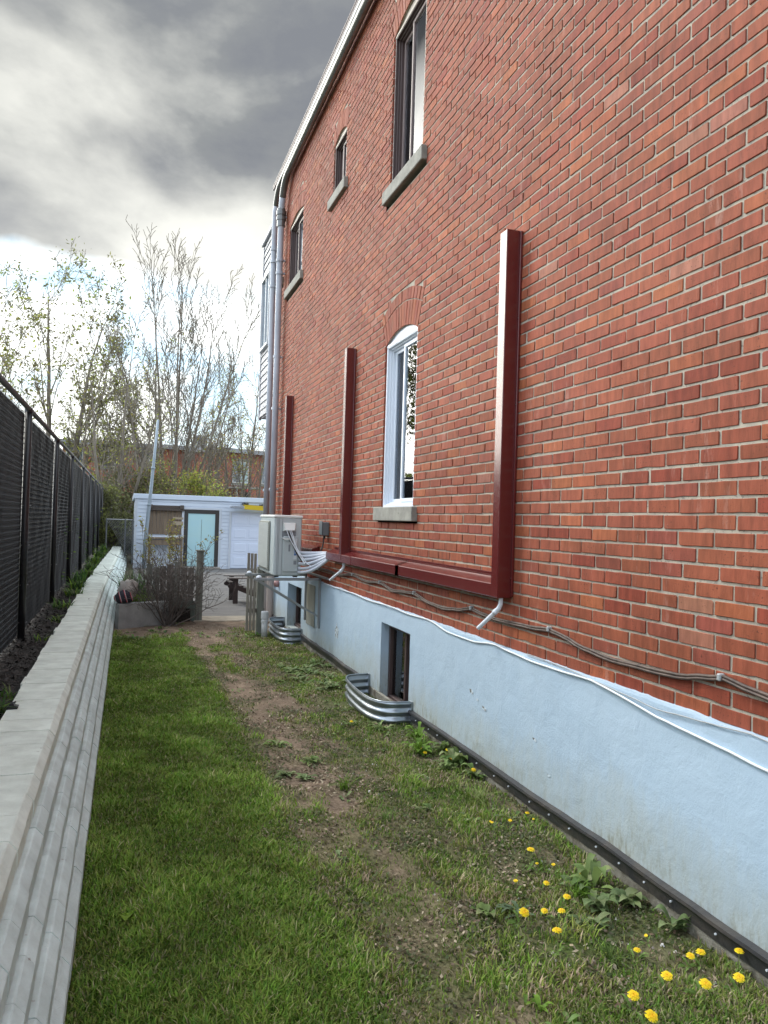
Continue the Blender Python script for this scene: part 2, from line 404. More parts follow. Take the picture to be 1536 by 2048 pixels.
tag(np_mesh('driveway',np.array(V),np.array(F),asph,smooth=True),kind='structure')
g=MB(); g.box(1.0,2.16,11.95,12.52,-.1,.015,.01); tag(g.build('doorstep_slab',mat('worn_concrete',(.36,.31,.24),.9,col2=(.22,.19,.15),nscale=5,bump=.4,bscale=40)),kind='structure')
# raised bed behind the retaining wall
def bend(y): return 0 if y<11 else .16*min(1,((y-11)/14))**1.5
mulch=mat('mulch',(.016,.014,.013),.95,col2=(.045,.038,.032),nscale=40,bump=1,bscale=60,bdist=.03)
xs3=np.linspace(-1.4,-.5,22); ys3=np.concatenate([np.arange(1,14,.05),np.arange(14,44,.3)])
V=[(x,y,.452+.022*fns(x*9,y*9,4)+.02*fns(x*22,y*22,6)) for y in ys3 for x in xs3]; k=22
F=[[j*k+i,j*k+i+1,(j+1)*k+i+1,(j+1)*k+i] for j in range(len(ys3)-1) for i in range(k-1)]
tag(np_mesh('mulch_bed',np.array(V),np.array(F),mulch),kind='structure')
g=MB(); g.box(-60,-1.39,-20,60,-.04,.44); tag(g.build('neighbour_ground',MAT['far_ground']),kind='structure')
# mulch chips (stuff)
n=5200; yy=2.5+14*rng.random(n)**1.6; xx=-1.05+.42*rng.random(n)
V=np.zeros((n,4,3)); ang=rng.random(n)*math.pi; ln=.008+.02*rng.random(n); wd=.004+.006*rng.random(n); tz=(rng.random(n)-.5)*.02
for k_,(a_,b_) in enumerate(((-1,-1),(1,-1),(1,1),(-1,1))):
    V[:,k_,0]=xx+np.cos(ang)*ln*a_-np.sin(ang)*wd*b_; V[:,k_,1]=yy+np.sin(ang)*ln*a_+np.cos(ang)*wd*b_; V[:,k_,2]=.478+tz*a_+.012*rng.random(n)
cc=np.repeat((np.array([[.02,.017,.015]])*(1+2.2*rng.random((n,1))**3)),4,0)
tag(np_mesh('bark_chips',V.reshape(-1,3),np.arange(n*4).reshape(-1,4),mat('bark',(.03,.025,.02),.8,attr=True),cc),'dark bark chips scattered over the mulch strip','bark chips',kind='stuff')

# ================================================================== HOUSE
house=thing('brick_house','two storey red brick house with pale blue foundation and grey rain pipes','house',(2.2,6.0,0))
# openings: y0,y1,z0(sill top),zs(spring),rise, ring1, ring2
OPEN=[dict(y0=5.87,y1=6.69,z0=1.73,zs=3.20,rise=.09,style='white'),
      dict(y0=5.88,y1=6.70,z0=4.66,zs=6.06,rise=.09,style='brown'),
      dict(y0=8.31,y1=8.86,z0=5.42,zs=6.02,rise=.08,style='small'),
      dict(y0=10.55,y1=11.50,z0=5.06,zs=5.98,rise=.08,style='far'),
      dict(y0=12.02,y1=12.42,z0=5.40,zs=6.0,rise=.05,style='small')]
for o in OPEN:
    wv=(o['y1']-o['y0'])/2; rs=o['rise']; o['c']=(o['y0']+o['y1'])/2; o['w']=wv
    o['R']=(wv*wv+rs*rs)/(2*rs); o['zc']=o['zs']+rs-o['R']; o['th']=math.asin(wv/o['R'])
    o['h']=.32 if wv>.3 else .21
ZB,ZT=.80,7.13; YB,YE=-1.2,12.75; CP=.0672; BP=.2095
def excl(za,zb):
    r=[]
    for o in OPEN:
        hw=0
        if zb>o['z0']-.005 and za<o['zs']: hw=o['w']
        elif za>=o['zs']-.001 or zb>o['zs']:
            pass
        if zb>o['zs']:
            for z in (max(za+(zb-za)*.35,o['zs']),min(za+(zb-za)*.6,o['zc']+o['R']+o['h'])):
                Ro=o['R']+o['h']; dz=z-o['zc']
                if dz<Ro:
                    hw=max(hw,min(math.sqrt(max(0,Ro*Ro-dz*dz)),dz*math.tan(o['th'])))
        if za>=o['zc']+o['R']+o['h']-.01: hw=0
        if hw>0: r.append((o['c']-hw-.004,o['c']+hw+.004))
        elif zb>o['z0']-.125 and za<o['z0']-.01: r.append((o['y0']-.11,o['y1']+.10))
    return r
def subtract(a,b,ex):
    segs=[(a,b)]
    for (p,q) in ex:
        ns=[]
        for (s_,e_) in segs:
            if q<=s_ or p>=e_: ns.append((s_,e_)); continue
            if p>s_: ns.append((s_,p))
            if q<e_: ns.append((q,e_))
        segs=ns
    return segs
def tint():
    r=random.random()
    b=np.array((.355,.098,.052))
    if r<.09: b=np.array((.42,.122,.054))      # orange
    elif r<.15: b=np.array((.33,.088,.056))    # purple-grey
    elif r<.16: b=np.array((.42,.17,.11))     # pale
    elif r<.25: b=np.array((.31,.068,.038))   # dark
    b=b*.79*(1+random.uniform(-.07,.07)); b[1]*=1+random.uniform(-.05,.07)
    return tuple(b)
BR=MB()
def brick(y0,y1,z0,z1,fn=None):
    t_=tint(); p=random.gauss(.0,.0011); p=max(-.0014,min(.0022,p)); tl=max(-.0009,min(.0009,random.gauss(0,.0009))); tw=max(-.0009,min(.0009,random.gauss(0,.0009)))
    cr=[random.uniform(.001,.004) if random.random()<.90 else random.uniform(.004,.010) for _ in range(4)]
    mj=[random.gauss(0,.0008) for _ in range(4)]+[random.uniform(.2,.45),random.uniform(.55,.8)]
    if random.random()<.10: mj[random.randrange(2)]+=random.uniform(.002,.006)
    j=lambda: random.gauss(0,.0008)
    y0+=j();y1+=j();z0+=j();z1+=j()
    if y1-y0<.02: return
    def ring(ins):
        a_,b_,c_,d_=y0+ins,y1-ins,z0+ins,z1-ins
        w1,w2=a_+(b_-a_)*mj[4],a_+(b_-a_)*mj[5]
        return [(a_+cr[0],c_),(w1,c_+mj[0]),(w2,c_+mj[1]),(b_-cr[1],c_),(b_,c_+cr[1]*.8),(b_,d_-cr[2]*.8),(b_-cr[2],d_),(w2,d_+mj[2]),(w1,d_+mj[3]),(a_+cr[3],d_),(a_,d_-cr[3]*.8),(a_,c_+cr[0]*.8)]
    vs=[]
    for ins,x in ((0,XW+.011),(0,XW+.0018+p),(.0018,XW+p)):
        for (y,z) in ring(ins):
            xx=x+(tl*((z-z0)/(z1-z0)-.5)*2+tw*((y-y0)/(y1-y0)-.5)*2 if x<XW+.01 else 0)
            if fn: y,z=fn(y,z)
            vs.append((xx,y,z))
    F=[tuple(range(35,23,-1))]
    for r_ in (0,1):
        for k in range(12):
            k2=(k+1)%12; F.append((r_*12+k2,r_*12+k,(r_+1)*12+k,(r_+1)*12+k2))
    BR.add(vs,F,t_)
MO=MB()
nc=int((ZT-ZB)/CP)
for i in range(nc):
    za=ZB+i*CP; zb=za+CP-.0118
    off=(i%2)*BP/2+random.gauss(0,.006); ex=excl(za,zb)
    yk=YB-BP+off
    while yk<YE:
        L_=BP-.0115
        y0=max(yk,YB); y1=min(yk+L_,YE)
        if y1-y0>.02:
            for (s_,e_) in subtract(y0,y1,ex):
                if e_-s_>.022: brick(s_,e_,za,zb)
        yk+=BP+random.gauss(0,.0012)
    for (s_,e_) in subtract(YB,YE,excl(za,za+CP)):
        MO.quad((XW+.0052,s_,za),(XW+.0052,s_,za+CP),(XW+.0052,e_,za+CP),(XW+.0052,e_,za))
for o in OPEN:
    R0=o['R']; th=o['th']; n_=max(5,round(2*th*(R0+.1)/.068))
    for k in range(n_):
        a0=-th+2*th*k/n_; a1=-th+2*th*(k+1)/n_
        rings=[(R0,R0+.205)]+([(R0+.214,R0+.315)] if o['h']>.3 else [])
        for (ra,rb) in rings:
            rm=(ra+rb)/2; wd=(a1-a0)*rm-.009
            am=(a0+a1)/2
            def fn(y,z,am=am,ra=ra,rm=rm,o=o):
                # y in -w..w local tangential, z radial
                rr=z; t2=y*(rr/rm)
                return (o['c']+math.sin(am)*rr+math.cos(am)*t2, o['zc']+math.cos(am)*rr-math.sin(am)*t2)
            brick(-wd/2,wd/2,ra,rb,fn)
    # mortar fan behind the arch, with the arch's underside
    seg=14; vs=[];F=[]
    for k in range(seg+1):
        a_=-th*1.0+2*th*k/seg; a_*=1.0
        for r_ in (R0+.002,R0+o['h']+.16): vs.append((XW+(.0062 if r_>R0+.1 else .0055),o['c']+math.sin(a_)*r_,o['zc']+math.cos(a_)*r_))
        vs.append((XW+.13,o['c']+math.sin(a_)*(R0+.002),o['zc']+math.cos(a_)*(R0+.002)))
    for k in range(seg): F+= [(3*k,3*k+1,3*k+4,3*k+3),(3*k,3*k+3,3*k+5,3*k+2)]
    MO.add(vs,F)
wall=BR.build('brick_wall',MAT['brick'],house)
MO.build('mortar',MAT['mortar'],wall)
# body and returns
b=MB(); b.box(2.60,10,YB,YE-.3,-.3,7.05); b.build('house_body',MAT['dark'],house)
b=MB(); b.box(2.213,10,YE-.29,YE-.001,-.2,7.10); b.box(2.213,10,YB+.001,YB+.2,-.2,7.10); b.build('side_wall',proc_brick('plain_brick',(.36,.11,.065),(.30,.09,.055),(.4,.37,.32)),house)
b=MB()
b.box(2.135,10.1,YB-.1,YE+.06,7.13,7.16,.004); b.box(2.14,2.165,YB-.1,YE+.05,7.09,7.128); b.build('roof_edge',mat('roof_flashing',(.13,.10,.10),.45),house)
b=MB(); b.box(2.2,10.0,YB-.05,YE+.03,7.162,7.20); b.build('roof',mat('roof_gravel',(.2,.19,.18),.95),house)
# jamb reveals
b=MB(); b.col=(.33,.09,.055)
for o in OPEN:
    for y,sg in ((o['y0'],-1),(o['y1'],1)):
        b.box(XW+.011,XW+.36,y+sg*.001,y+sg*.05,o['z0']-.02,o['zs']+.02)
b.build('window_reveal',MAT['brick'],house)

def arc_poly(o,inset=0,n=12,zlow=None):
    """arched head outline (y,z) from left to right"""
    pts=[]
    R0=o['R']-inset; th=math.asin(min(1,(o['w']-inset)/R0))
    for k in range(n+1):
        a_=-th+2*th*k/n; pts.append((o['c']+math.sin(a_)*R0,o['zc']+math.cos(a_)*R0))
    return pts
def window(o):
    st=o['style']; y0,y1,z0,zs=o['y0'],o['y1'],o['z0'],o['zs']
    white=st=='white'
    fm={'white':MAT['white_pvc'],'brown':MAT['brown'],'small':MAT['brown'],'far':MAT['brown']}[st]
    trim={'white':MAT['white_pvc'],'brown':MAT['beige'],'small':MAT['beige'],'far':MAT['beige']}[st]
    xa=XW+(.014 if white else .013)      # outer face of the frame
    xb=xa+.15
    y0+=.007; y1-=.007
    f=MB(); t=.022
    # frame made of stepped profiles
    steps=[(xa,0,t),(xa+.025,t,t+.012),(xa+.045,t+.012,t+.024)]
    for (xs_,i0,i1) in steps:
        f.box(xs_,xb,y0+i0,y0+i1,z0+i0,zs-i0,.003); f.box(xs_,xb,y1-i1,y1-i0,z0+i0,zs-i0,.003)
        f.box(xs_,xb,y0+i1,y1-i1,z0+i0,z0+i1,.003); f.box(xs_,xb,y0+i1,y1-i1,zs-i1,zs-i0,.003)
    fr=f.build('window',fm,house)
    # arched head panel
    h=MB(); ap=arc_poly(o,.001); h.prism([(y0-.006,zs+.002)]+ap[1:-1]+[(y1+.006,zs+.002)],'x',xa+.012,xa+.05)
    h.box(xa-.004,xa+.01,y0+.002,y1-.002,zs-.012,zs+.012,.002)
    h.box(xa-.006,xa-.001,y0+.001,y0+.016,z0,zs-.014,.002); 
    h.build('head_panel',trim,fr)
    ym=o['c']+.03
    # sashes
    s=MB(); i=t+.024; sx=xa+.056
    w1=.03
    def sash(mb,a_,b_,x):
        mb.box(x,x+.03,a_,a_+w1,z0+i,zs-i,.003); mb.box(x,x+.03,b_-w1,b_,z0+i,zs-i,.003)
        mb.box(x,x+.03,a_+w1,b_-w1,z0+i,z0+i+w1,.003); mb.box(x,x+.03,a_+w1,b_-w1,zs-i-w1,zs-i,.003)
    sash(s,y0+i,ym+.015,sx-.02); sash(s,ym-.015,y1-i,sx+.014)
    s.build('sash',MAT['white_pvc'] if white else (MAT['brown_lt'] if st!='brown' else MAT['brown_lt']),fr)
    g1=MB(); g1.box(sx-.006,sx-.002,y0+i+w1,ym+.015-w1,z0+i+w1,zs-i-w1)
    g1.build('pane',MAT['glass_bright'] if white else (MAT['glass_clear'] if st=='brown' else MAT['glass']),fr)
    g2=MB(); g2.box(sx+.027,sx+.031,ym-.015+w1,y1-i-w1,z0+i+w1,zs-i-w1)
    g2.build('pane',(MAT['glass_clear'] if st=='brown' else MAT['glass']) if not white else MAT['glass_dull'],fr)
    # curtains
    def curtain(a_,b_,x,m,amp=.012,fr_=9):
        c_=MB(); n_=40; vs=[];F=[]
        for k in range(n_+1):
            y=a_+(b_-a_)*k/n_; xx=x+amp*math.sin(k*fr_*.35)
            vs+= [(xx,y,z0+.02),(xx+.004*math.sin(k),y,zs)]
        for k in range(n_): F.append((2*k,2*k+1,2*k+3,2*k+2))
        c_.add(vs,F); c_.build('curtain',m,fr)
    if white: curtain(y0+.05,ym+.02,sx+.07,MAT['curtain_blue']); curtain(ym+.03,y1-.03,sx+.055,MAT['curtain_blue'],.006)
    if st=='brown':
        curtain(y0+.02,ym+.05,sx+.040,MAT['curtain'],.003); curtain(ym+.055,y1-.02,sx+.06,MAT['curtain_blue'],.01)
    if st=='far': curtain(ym,y1-.05,xb+.12,MAT['curtain_blue'])
    if st=='small': curtain(y0+.03,y1-.05,xb+.14,MAT['curtain_blue'])
    # stone sill
    q=MB(); q.box(XW-.045,XW+.12,y0-.107,y1+.107,z0-.122,z0-.001,.006); q.build('sill',MAT['stone'],fr)
for o in OPEN: window(o)

# foundation with wavy top, two basement windows cut out
BW=[(5.78,6.52,.02,.705),(9.83,10.72,.10,.70)]
def ptop(y): return .862+.012*fns(y*.8,0,5)+.008*fns(y*4,1,6)+.004*fns(y*17,3,6)
ysf=sorted(set([round(v,3) for v in np.arange(YB,YE,.03)]+[v for b_ in BW for v in b_[:2]]+[YE]))
zrow=[-.25,-.05,.02,.10,.20,.30,.40,.50,.60,.70,.705,.78]
V=[];idx={}
def fx(y,z): return XW-.020+.006*fns(y*1.2,z*1.6,7)+.0025*fns(y*6,z*6,8)
P=MB(); vs=[];F=[]
for j,y in enumerate(ysf):
    tp=ptop(y)
    for k,z in enumerate(zrow+[tp-.012,tp,tp+.004]):
        x=fx(y,z)
        if k==len(zrow)+1: x=x+.003
        if k==len(zrow)+2: x=XW+.006
        vs.append((x,y,z))
K=len(zrow)+3
for j in range(len(ysf)-1):
    ym=(ysf[j]+ysf[j+1])/2
    for k in range(K-1):
        zm=(vs[j*K+k][2]+vs[j*K+k+1][2])/2
        if any(a_<ym<b_ and c_<zm<d_ for a_,b_,c_,d_ in BW): continue
        F.append((j*K+k,j*K+k+1,(j+1)*K+k+1,(j+1)*K+k))
P.add(vs,F)
for a_,b_,c_,d_ in BW:
    P.box(XW-.016,XW+.30,a_-.05,a_-.0005,c_-.1,d_+.0005); P.box(XW-.016,XW+.30,b_+.0005,b_+.05,c_-.1,d_+.0005)
    P.box(XW-.016,XW+.30,a_,b_,d_+.001,d_+.05); P.box(XW-.016,XW+.30,a_,b_,c_-.1,c_-.001)
fd=P.build('foundation',MAT['parging'],house,smooth=False)
# chipped spots and hairline patches in the parging
ch=MB()
for (y,z,s_) in ((4.62,.50,.05),(4.52,.47,.03),(4.42,.44,.05),(3.78,.42,.035),(3.62,.27,.02),(8.0,.41,.10),(7.6,.40,.0)):
    if s_<=0: continue
    pts=[]
    for k in range(9):
        t=2*math.pi*k/9; r_=s_*(.5+.6*random.random()); pts.append((y+r_*math.cos(t)*.8,z+r_*math.sin(t)*(.35 if s_<.09 else .9)))
    ch.add([(fx(p[0],p[1])-.0035,p[0],p[1]) for p in pts],[tuple(range(9))])
ch.build('plaster_chip',mat('chip',(.62,.70,.76),.7,col2=(.12,.12,.11),nscale=40,contrast=(.5,.56)),fd)
# basement windows
for n_,(a_,b_,c_,d_) in enumerate(BW):
    f=MB(); xa=XW+(.055 if n_==0 else .10); xb=xa+.07; t=.045
    f.box(xa,xb,a_+.001,a_+t,c_,d_-.001,.004); f.box(xa,xb,b_-t,b_-.001,c_,d_-.001,.004); f.box(xa,xb,a_+t,b_-t,c_,c_+t,.004); f.box(xa,xb,a_+t,b_-t,d_-t,d_-.001,.004)
    ym=a_+(b_-a_)*.45
    f.box(xa+.01,xb-.01,ym-.02,ym+.02,c_+t,d_-t,.003)
    f.box(xa-.02,xa-.001,a_+.02,b_-.02,c_,c_+.03,.003)
    fr=f.build('basement_window',MAT['brown'],house)
    g=MB(); g.box(xa+.03,xa+.034,ym+.02,b_-t,c_+t,d_-t); g.build('pane',MAT['glass'],fr)
    g=MB(); g.box(xa+.04,xa+.044,a_+t,ym-.02,c_+t,d_-t); g.build('pane',MAT['glass_dull'],fr)
    cu=MB(); n2=30; vs=[];F=[]
    for k in range(n2+1):
        y=ym+.10+(b_-t-ym-.10)*k/n2; vs+=[(xb+.04+.008*math.sin(k*1.9),y,c_+.03),(xb+.04+.008*math.sin(k*1.9),y,d_)]
    for k in range(n2): F.append((2*k,2*k+1,2*k+3,2*k+2))
    cu.add(vs,F); cu.build('curtain',MAT['curtain_blue'],fr)
# concrete footing and membrane strip
q=MB(); vs=[];F=[]
yl=np.arange(YB,YE,.08)
for y in yl:
    vs+=[(XW-.028+.006*fns(y*3,2,3),y,-.2),(XW-.030+.006*fns(y*3,3,3),y,.075),(XW-.01,y,.08)]
for k in range(len(yl)-1): F+=[(3*k,3*k+1,3*k+4,3*k+3),(3*k+1,3*k+2,3*k+5,3*k+4)]
q.add(vs,F); q.build('footing',MAT['footing'],house)
mb=MB(); vs=[];F=[]
yl=np.arange(YB,YE-.1,.05)
yl=[y for y in yl if not (5.74<y<7.0 or 9.75<y<10.85)]
for y in yl:
    wv=.005*fns(y*2.3,4,2); zz=.012*fns(y*1.1,7,2)
    vs+=[(XW-.034+wv,y,.048+zz),(XW-.037+wv,y,.095+zz),(XW-.052+wv,y,.108+zz),(XW-.049+wv,y,.121+zz),(XW-.022,y,.128+zz)]
for k in range(len(yl)-1):
    if yl[k+1]-yl[k]>.1: continue
    for m in range(4): F.append((5*k+m,5*k+m+1,5*k+m+6,5*k+m+5))
mb.add(vs,F); mem=mb.build('drainage_membrane',MAT['membrane'],house)
nl=MB(); y=2.12
while y<5.6:
    nl.lathe([(0.0001,0),(.005,.0)],0,0,6) if False else None
    cz=.078+.012*fns(y*1.1,7,2)
    ring=[(XW-.043+.005*fns(y*2.3,4,2),y+.0042*math.cos(t),cz+.0042*math.sin(t)) for t in np.linspace(0,2*math.pi,9)[:-1]]
    ring2=[(p[0]+.006,y+(p[1]-y)*1.1,cz+(p[2]-cz)*1.1) for p in ring]
    nl.add(ring+ring2,[tuple(range(8))]+[(i,(i+1)%8,(i+1)%8+8,i+8) for i in range(8)])
    y+=random.uniform(.17,.27)
nl.build('nail',MAT['white_pvc'],mem)

# enclosed rear porch (siding) beyond the corner
pr=MB()
z=3.40
while z<6.45:
    pr.prism([(XW-.012,z),(XW+.004,z+.118),(XW+.03,z+.118),(XW+.03,z)],'y',12.79,13.85); z+=.12
pr.box(XW+.02,9,12.79,13.85,3.38,6.5); pr.box(XW-.02,XW+.03,12.79,12.84,3.36,6.5,.004); pr.box(XW-.02,XW+.03,13.82,13.88,3.36,6.5,.004)
pr.box(XW-.05,9,12.78,13.92,6.5,6.58,.01)
sd_=pr.build('porch_siding',mat('grey_siding',(.38,.39,.42),.5,col2=(.33,.34,.37),nscale=2),house)
q=MB(); q.box(XW-.06,XW-.0,12.98,13.80,4.55,4.60,.004);q.box(XW-.05,XW-.0,12.98,13.02,4.6,5.85,.004);q.box(XW-.05,XW-.0,13.74,13.80,4.6,5.85,.004);q.box(XW-.05,XW-.0,13.02,13.74,5.79,5.85,.004); q.box(XW-.035,XW-.0,13.36,13.40,4.6,5.79,.004)
wf=q.build('porch_window',MAT['white_paint'],house)
q=MB(); q.box(XW-.016,XW-.014,13.02,13.74,4.6,5.79); q.build('pane',mat('blue_glass',(.10,.15,.2),.05,ior=2.2),wf)

# rain pipes: two pipes along the wall top, turning down near the corner
def pipe_path(zt,yturn,x,xd=0):
    pts=[(x,YB,zt+.02),(x,4,zt+.01),(x,8,zt-.01),(x,yturn-.45,zt-.03)]
    for k in range(1,7):
        t=k/6*math.pi/2; pts.append((x,yturn-.45+.45*math.sin(t),zt-.03-.45*(1-math.cos(t))))
    pts+= [(x+xd,yturn+.02,zt-1.2),(x+xd,yturn,4),(x+xd,yturn-.02,1.55)]
    return pts
for (zt,yt,rr) in ((6.82,11.80,.052),(6.90,12.36,.050)):
    q=MB(); pts=pipe_path(zt,yt,2.115); q.tube(pts,rr,14)
    up=[p for p in pts[:7]]; q=MB(); q.tube(pts[:8],rr,14,caps=False); g_=q.build('gutter_pipe',MAT['gutter'],house,smooth=True)
    q=MB(); q.tube(pts[7:],rr*.93,14); dp=q.build('downpipe',MAT['pipe_grey'],house,smooth=True)
    for z in ([6.28,5.6,5.4,4.1,3.3,2.05] if yt<12 else [5.95,5.75,5.35,4.15,2.05]):
        q=MB(); q.tube([(2.115,yt+.01,z-.02),(2.115,yt+.01,z+.02)],rr*1.12,14)
        q.box(2.115,2.20,yt-.006,yt+.02,z-.012,z+.012)
        q.build('collar',MAT['pipe_grey'],dp,smooth=False)
    q=MB()
    if yt<12:
        q.tube([(2.115,yt+.01,6.30),(2.115,yt+.01,6.36)],rr*1.5,16); q.tube([(2.115,yt+.01,6.22),(2.115,yt+.01,6.27)],rr*1.45,16); q.tube([(2.115,yt+.01,6.12),(2.115,yt+.01,6.40)],rr*1.25,16)
        q.build('coupling',MAT['gutter'],dp)
    # lower cast iron boot joining into the ground pipe
    q=MB(); q.tube([(2.115,yt-.02,1.56),(2.115,yt-.02,1.2),(2.12,yt-.02,.02)],rr*1.05,12); q.build('boot_pipe',mat('old_beige_paint',(.42,.36,.33),.6),dp)

# ================================================================== line-set covers
def cover(y0,y1,z0,z1,label):
    t=thing('line_cover',label,'pipe cover',(XW,(y0+y1)/2,z0),'burgundy metal pipe covers on the brick wall')
    q=MB(); q.box(XW-.10,XW-.004,y0,y1,z0,z1,.0035); q.build('channel',MAT['burg'],t)
    q=MB(); q.box(XW-.016,XW-.001,y0-.016,y0-.0005,z0+.01,z1-.006,.002); q.box(XW-.016,XW-.001,y1+.0005,y1+.014,z0+.01,z1-.006,.002); q.build('flange',MAT['burg'],t)
    q=MB()
    for z in np.arange(z0+.12,z1,.52):
        q.tube([(XW-.018,y0-.009,z),(XW-.012,y0-.009,z)],.004,8)
    q.build('screw',MAT['brown'],t)
    return t
cover(4.125,4.215,1.165,3.375,'tallest looking burgundy metal pipe cover, nearest upright to the right of the white window')
cover(7.665,7.75,1.19,3.39,'middle burgundy metal pipe cover left of the white window, above the grey junction box side')
cover(10.84,10.93,1.19,3.36,'farthest burgundy metal pipe cover beside the two grey rain pipes')
t=thing('line_cover','long horizontal burgundy metal pipe cover along the wall above the cables','pipe cover',(XW,6.2,1.17),'burgundy metal pipe covers on the brick wall')
q=MB()
for ya_,yb_ in ((4.217,8.30),(9.0,10.835)):
    q.prism([(XW-.094,1.165),(XW-.098,1.169),(XW-.098,1.242),(XW-.094,1.247),(XW-.004,1.284),(XW-.004,1.165)],'y',ya_,yb_)
q.build('channel',MAT['burg'],t)
q=MB(); q.box(XW-.009,XW-.001,4.24,7.64,1.286,1.305,.002); q.box(XW-.009,XW-.001,7.77,8.28,1.286,1.305,.002); q.build('flange',MAT['burg'],t)
q=MB()
for ya_ in (5.9,7.3): q.prism([(XW-.1005,1.163),(XW-.1005,1.2455),(XW-.0945,1.2495),(XW-.003,1.2865),(XW-.003,1.163)],'y',ya_,ya_+.07); q.build('joint_sleeve',MAT['burg'],t)
# drain spouts
def spout(y,y2,label):
    q=MB(); x=XW-.055
    q.tube([(x,y,1.162),(x,y,1.125),(x-.006,y+.012,1.098),(x-.015,y+.035,1.075),(x-.05,y2,.955)],[.0135,.0135,.0150,.0135,.0128],12,caps=False)
    q.tube([(x-.012,y+.028,1.083),(x-.018,y+.048,1.067)],.017,12)
    o_=q.build('drain_spout',MAT['white_pvc'],loc=(x,y,1.16),smooth=True)
    tag(o_,label,'drain spout','white drain spouts under the burgundy covers')
spout(4.165,4.36,'white elbowed drain spout below the nearest burgundy cover')
spout(7.70,8.06,'white elbowed drain spout beside the grey air conditioner pipes')

# ================================================================== cables
def cable(name,pts,r,m,label,x=None,wob=.003,cat='cable',clips=None,group=None,n=8,dup=None):
    t=thing(name,label,cat,(XW,pts[len(pts)//2][0],pts[len(pts)//2][1]),group)
    P=[]
    pts=sorted(pts)
    for i in range(len(pts)-1):
        a_,b_=pts[i],pts[i+1]; m_=max(2,int((b_[0]-a_[0])/.06))
        for k in range(m_):
            u=k/m_; s=u*u*(3-2*u); y=a_[0]+(b_[0]-a_[0])*u; z=a_[1]+(b_[1]-a_[1])*s
            P.append((y,z))
    P.append(pts[-1])
    q=MB(); q.tube([((x if x else XW-.012)+wob*fns(p[0]*2,p[1],1),p[0],p[1]) for p in P],r,n)
    if dup:
        q.tube([((x if x else XW-.012)-.004+wob*fns(p[0]*2,p[1],6),p[0],p[1]-dup+.003*fns(p[0]*3,0,2)) for p in P],r*.8,n)
    q.build('cable_run',m,t,smooth=True)
    if clips:
        q=MB()
        for (y,z) in clips: q.box(XW-.028,XW-.0,y-.010,y+.010,z-.014,z+.014,.004)
        q.build('clip',MAT['greycable'],t)
    return t
cable('brown_cable',[(-1,1.03),(1.0,1.02),(2.16,1.02),(2.28,1.03),(2.38,1.045),(2.46,1.03),(2.65,1.0),(2.84,.992),(3.09,.985),(3.34,1.0),(3.53,1.03),(3.67,1.045),(3.88,1.03),(4.3,1.02),(4.52,1.03),(4.66,1.045),(4.9,1.01),(5.14,.992),(5.4,1.0),(5.75,1.04),(6.0,1.03),(6.24,1.015),(6.6,1.05),(7.05,1.03),(7.5,1.055),(8.07,1.02),(8.56,1.03),(9.2,1.02)],.008,MAT['browncable'],'weathered brown cable pair sagging along the brick below the horizontal cover',clips=[(2.40,1.04),(3.67,1.045),(4.66,1.045),(5.74,1.04),(6.62,1.05),(7.5,1.055)],dup=.011)
cable('white_cable',[(-1,.74),(1,.75),(2.15,.76),(2.39,.778),(2.55,.788),(2.75,.80),(2.92,.822),(3.07,.84),(3.24,.856),(3.6,.845),(3.81,.842),(4.08,.852),(4.29,.862),(4.62,.832),(4.97,.832),(5.4,.872),(5.8,.862),(6.3,.872),(6.9,.858),(7.4,.872),(8.1,.868),(8.6,.872)],.0055,MAT['whitecable'],'thin white cable clipped along the top of the pale blue foundation',x=XW-.028,wob=.001)
cable('grey_cable',[(-1,.86),(2.15,.862),(2.23,.868),(2.38,.856),(2.56,.845),(2.75,.832),(2.96,.845),(3.22,.858),(3.5,.872),(3.9,.874)],.0028,MAT['greycable'],'thin grey wire drooping over the foundation edge at the right',x=XW-.027,wob=.001)

# ================================================================== AC unit
ac=thing('air_conditioner','grey outdoor air conditioner unit on a metal wall bracket','air conditioner',(1.76,9.2,.93))
ax0,ax1,ay0,ay1,az0,az1=1.605,1.925,8.76,9.72,.945,1.63
q=MB(); q.box(ax0,ax1,ay0,ay1,az0,az1-.012,.012); body=q.build('body',MAT['ac'],ac)
q=MB(); q.box(ax0-.008,ax1+.008,ay0-.008,ay1+.008,az1-.02,az1+.012,.008); q.build('top_cover',MAT['ac_lt'],ac)
q=MB()
q.box(ax0-.022,ax0-.004,ay0+.26,ay1-.03,az0+.05,az1-.06,.006)
gr=q.build('fan_panel',MAT['ac_grille'],ac)
q=MB()
for k in range(26):
    y=ay0+.28+k*.025; q.box(ax0-.034,ax0-.028,y,y+.005,az0+.07,az1-.08)
for k in range(24):
    z=az0+.08+k*.0225; q.box(ax0-.028,ax0-.023,ay0+.28,ay1-.05,z,z+.004)
q.build('fan_guard',MAT['ac_lt'],gr)
# side service panel, near face (-Y)
q=MB(); q.box(ax0+.105,ax1-.045,ay0-.016,ay0-.0005,az0+.045,az0+.455,.006); sp=q.build('service_panel',MAT['ac'],ac)
q=MB()
for xx in (ax0+.035,ax0+.05,ax0+.09,): q.box(xx,xx+.004,ay0-.004,ay0+.001,az0+.01,az1-.03,.001)
q.build('panel_seam',MAT['sticker_grey'],ac)
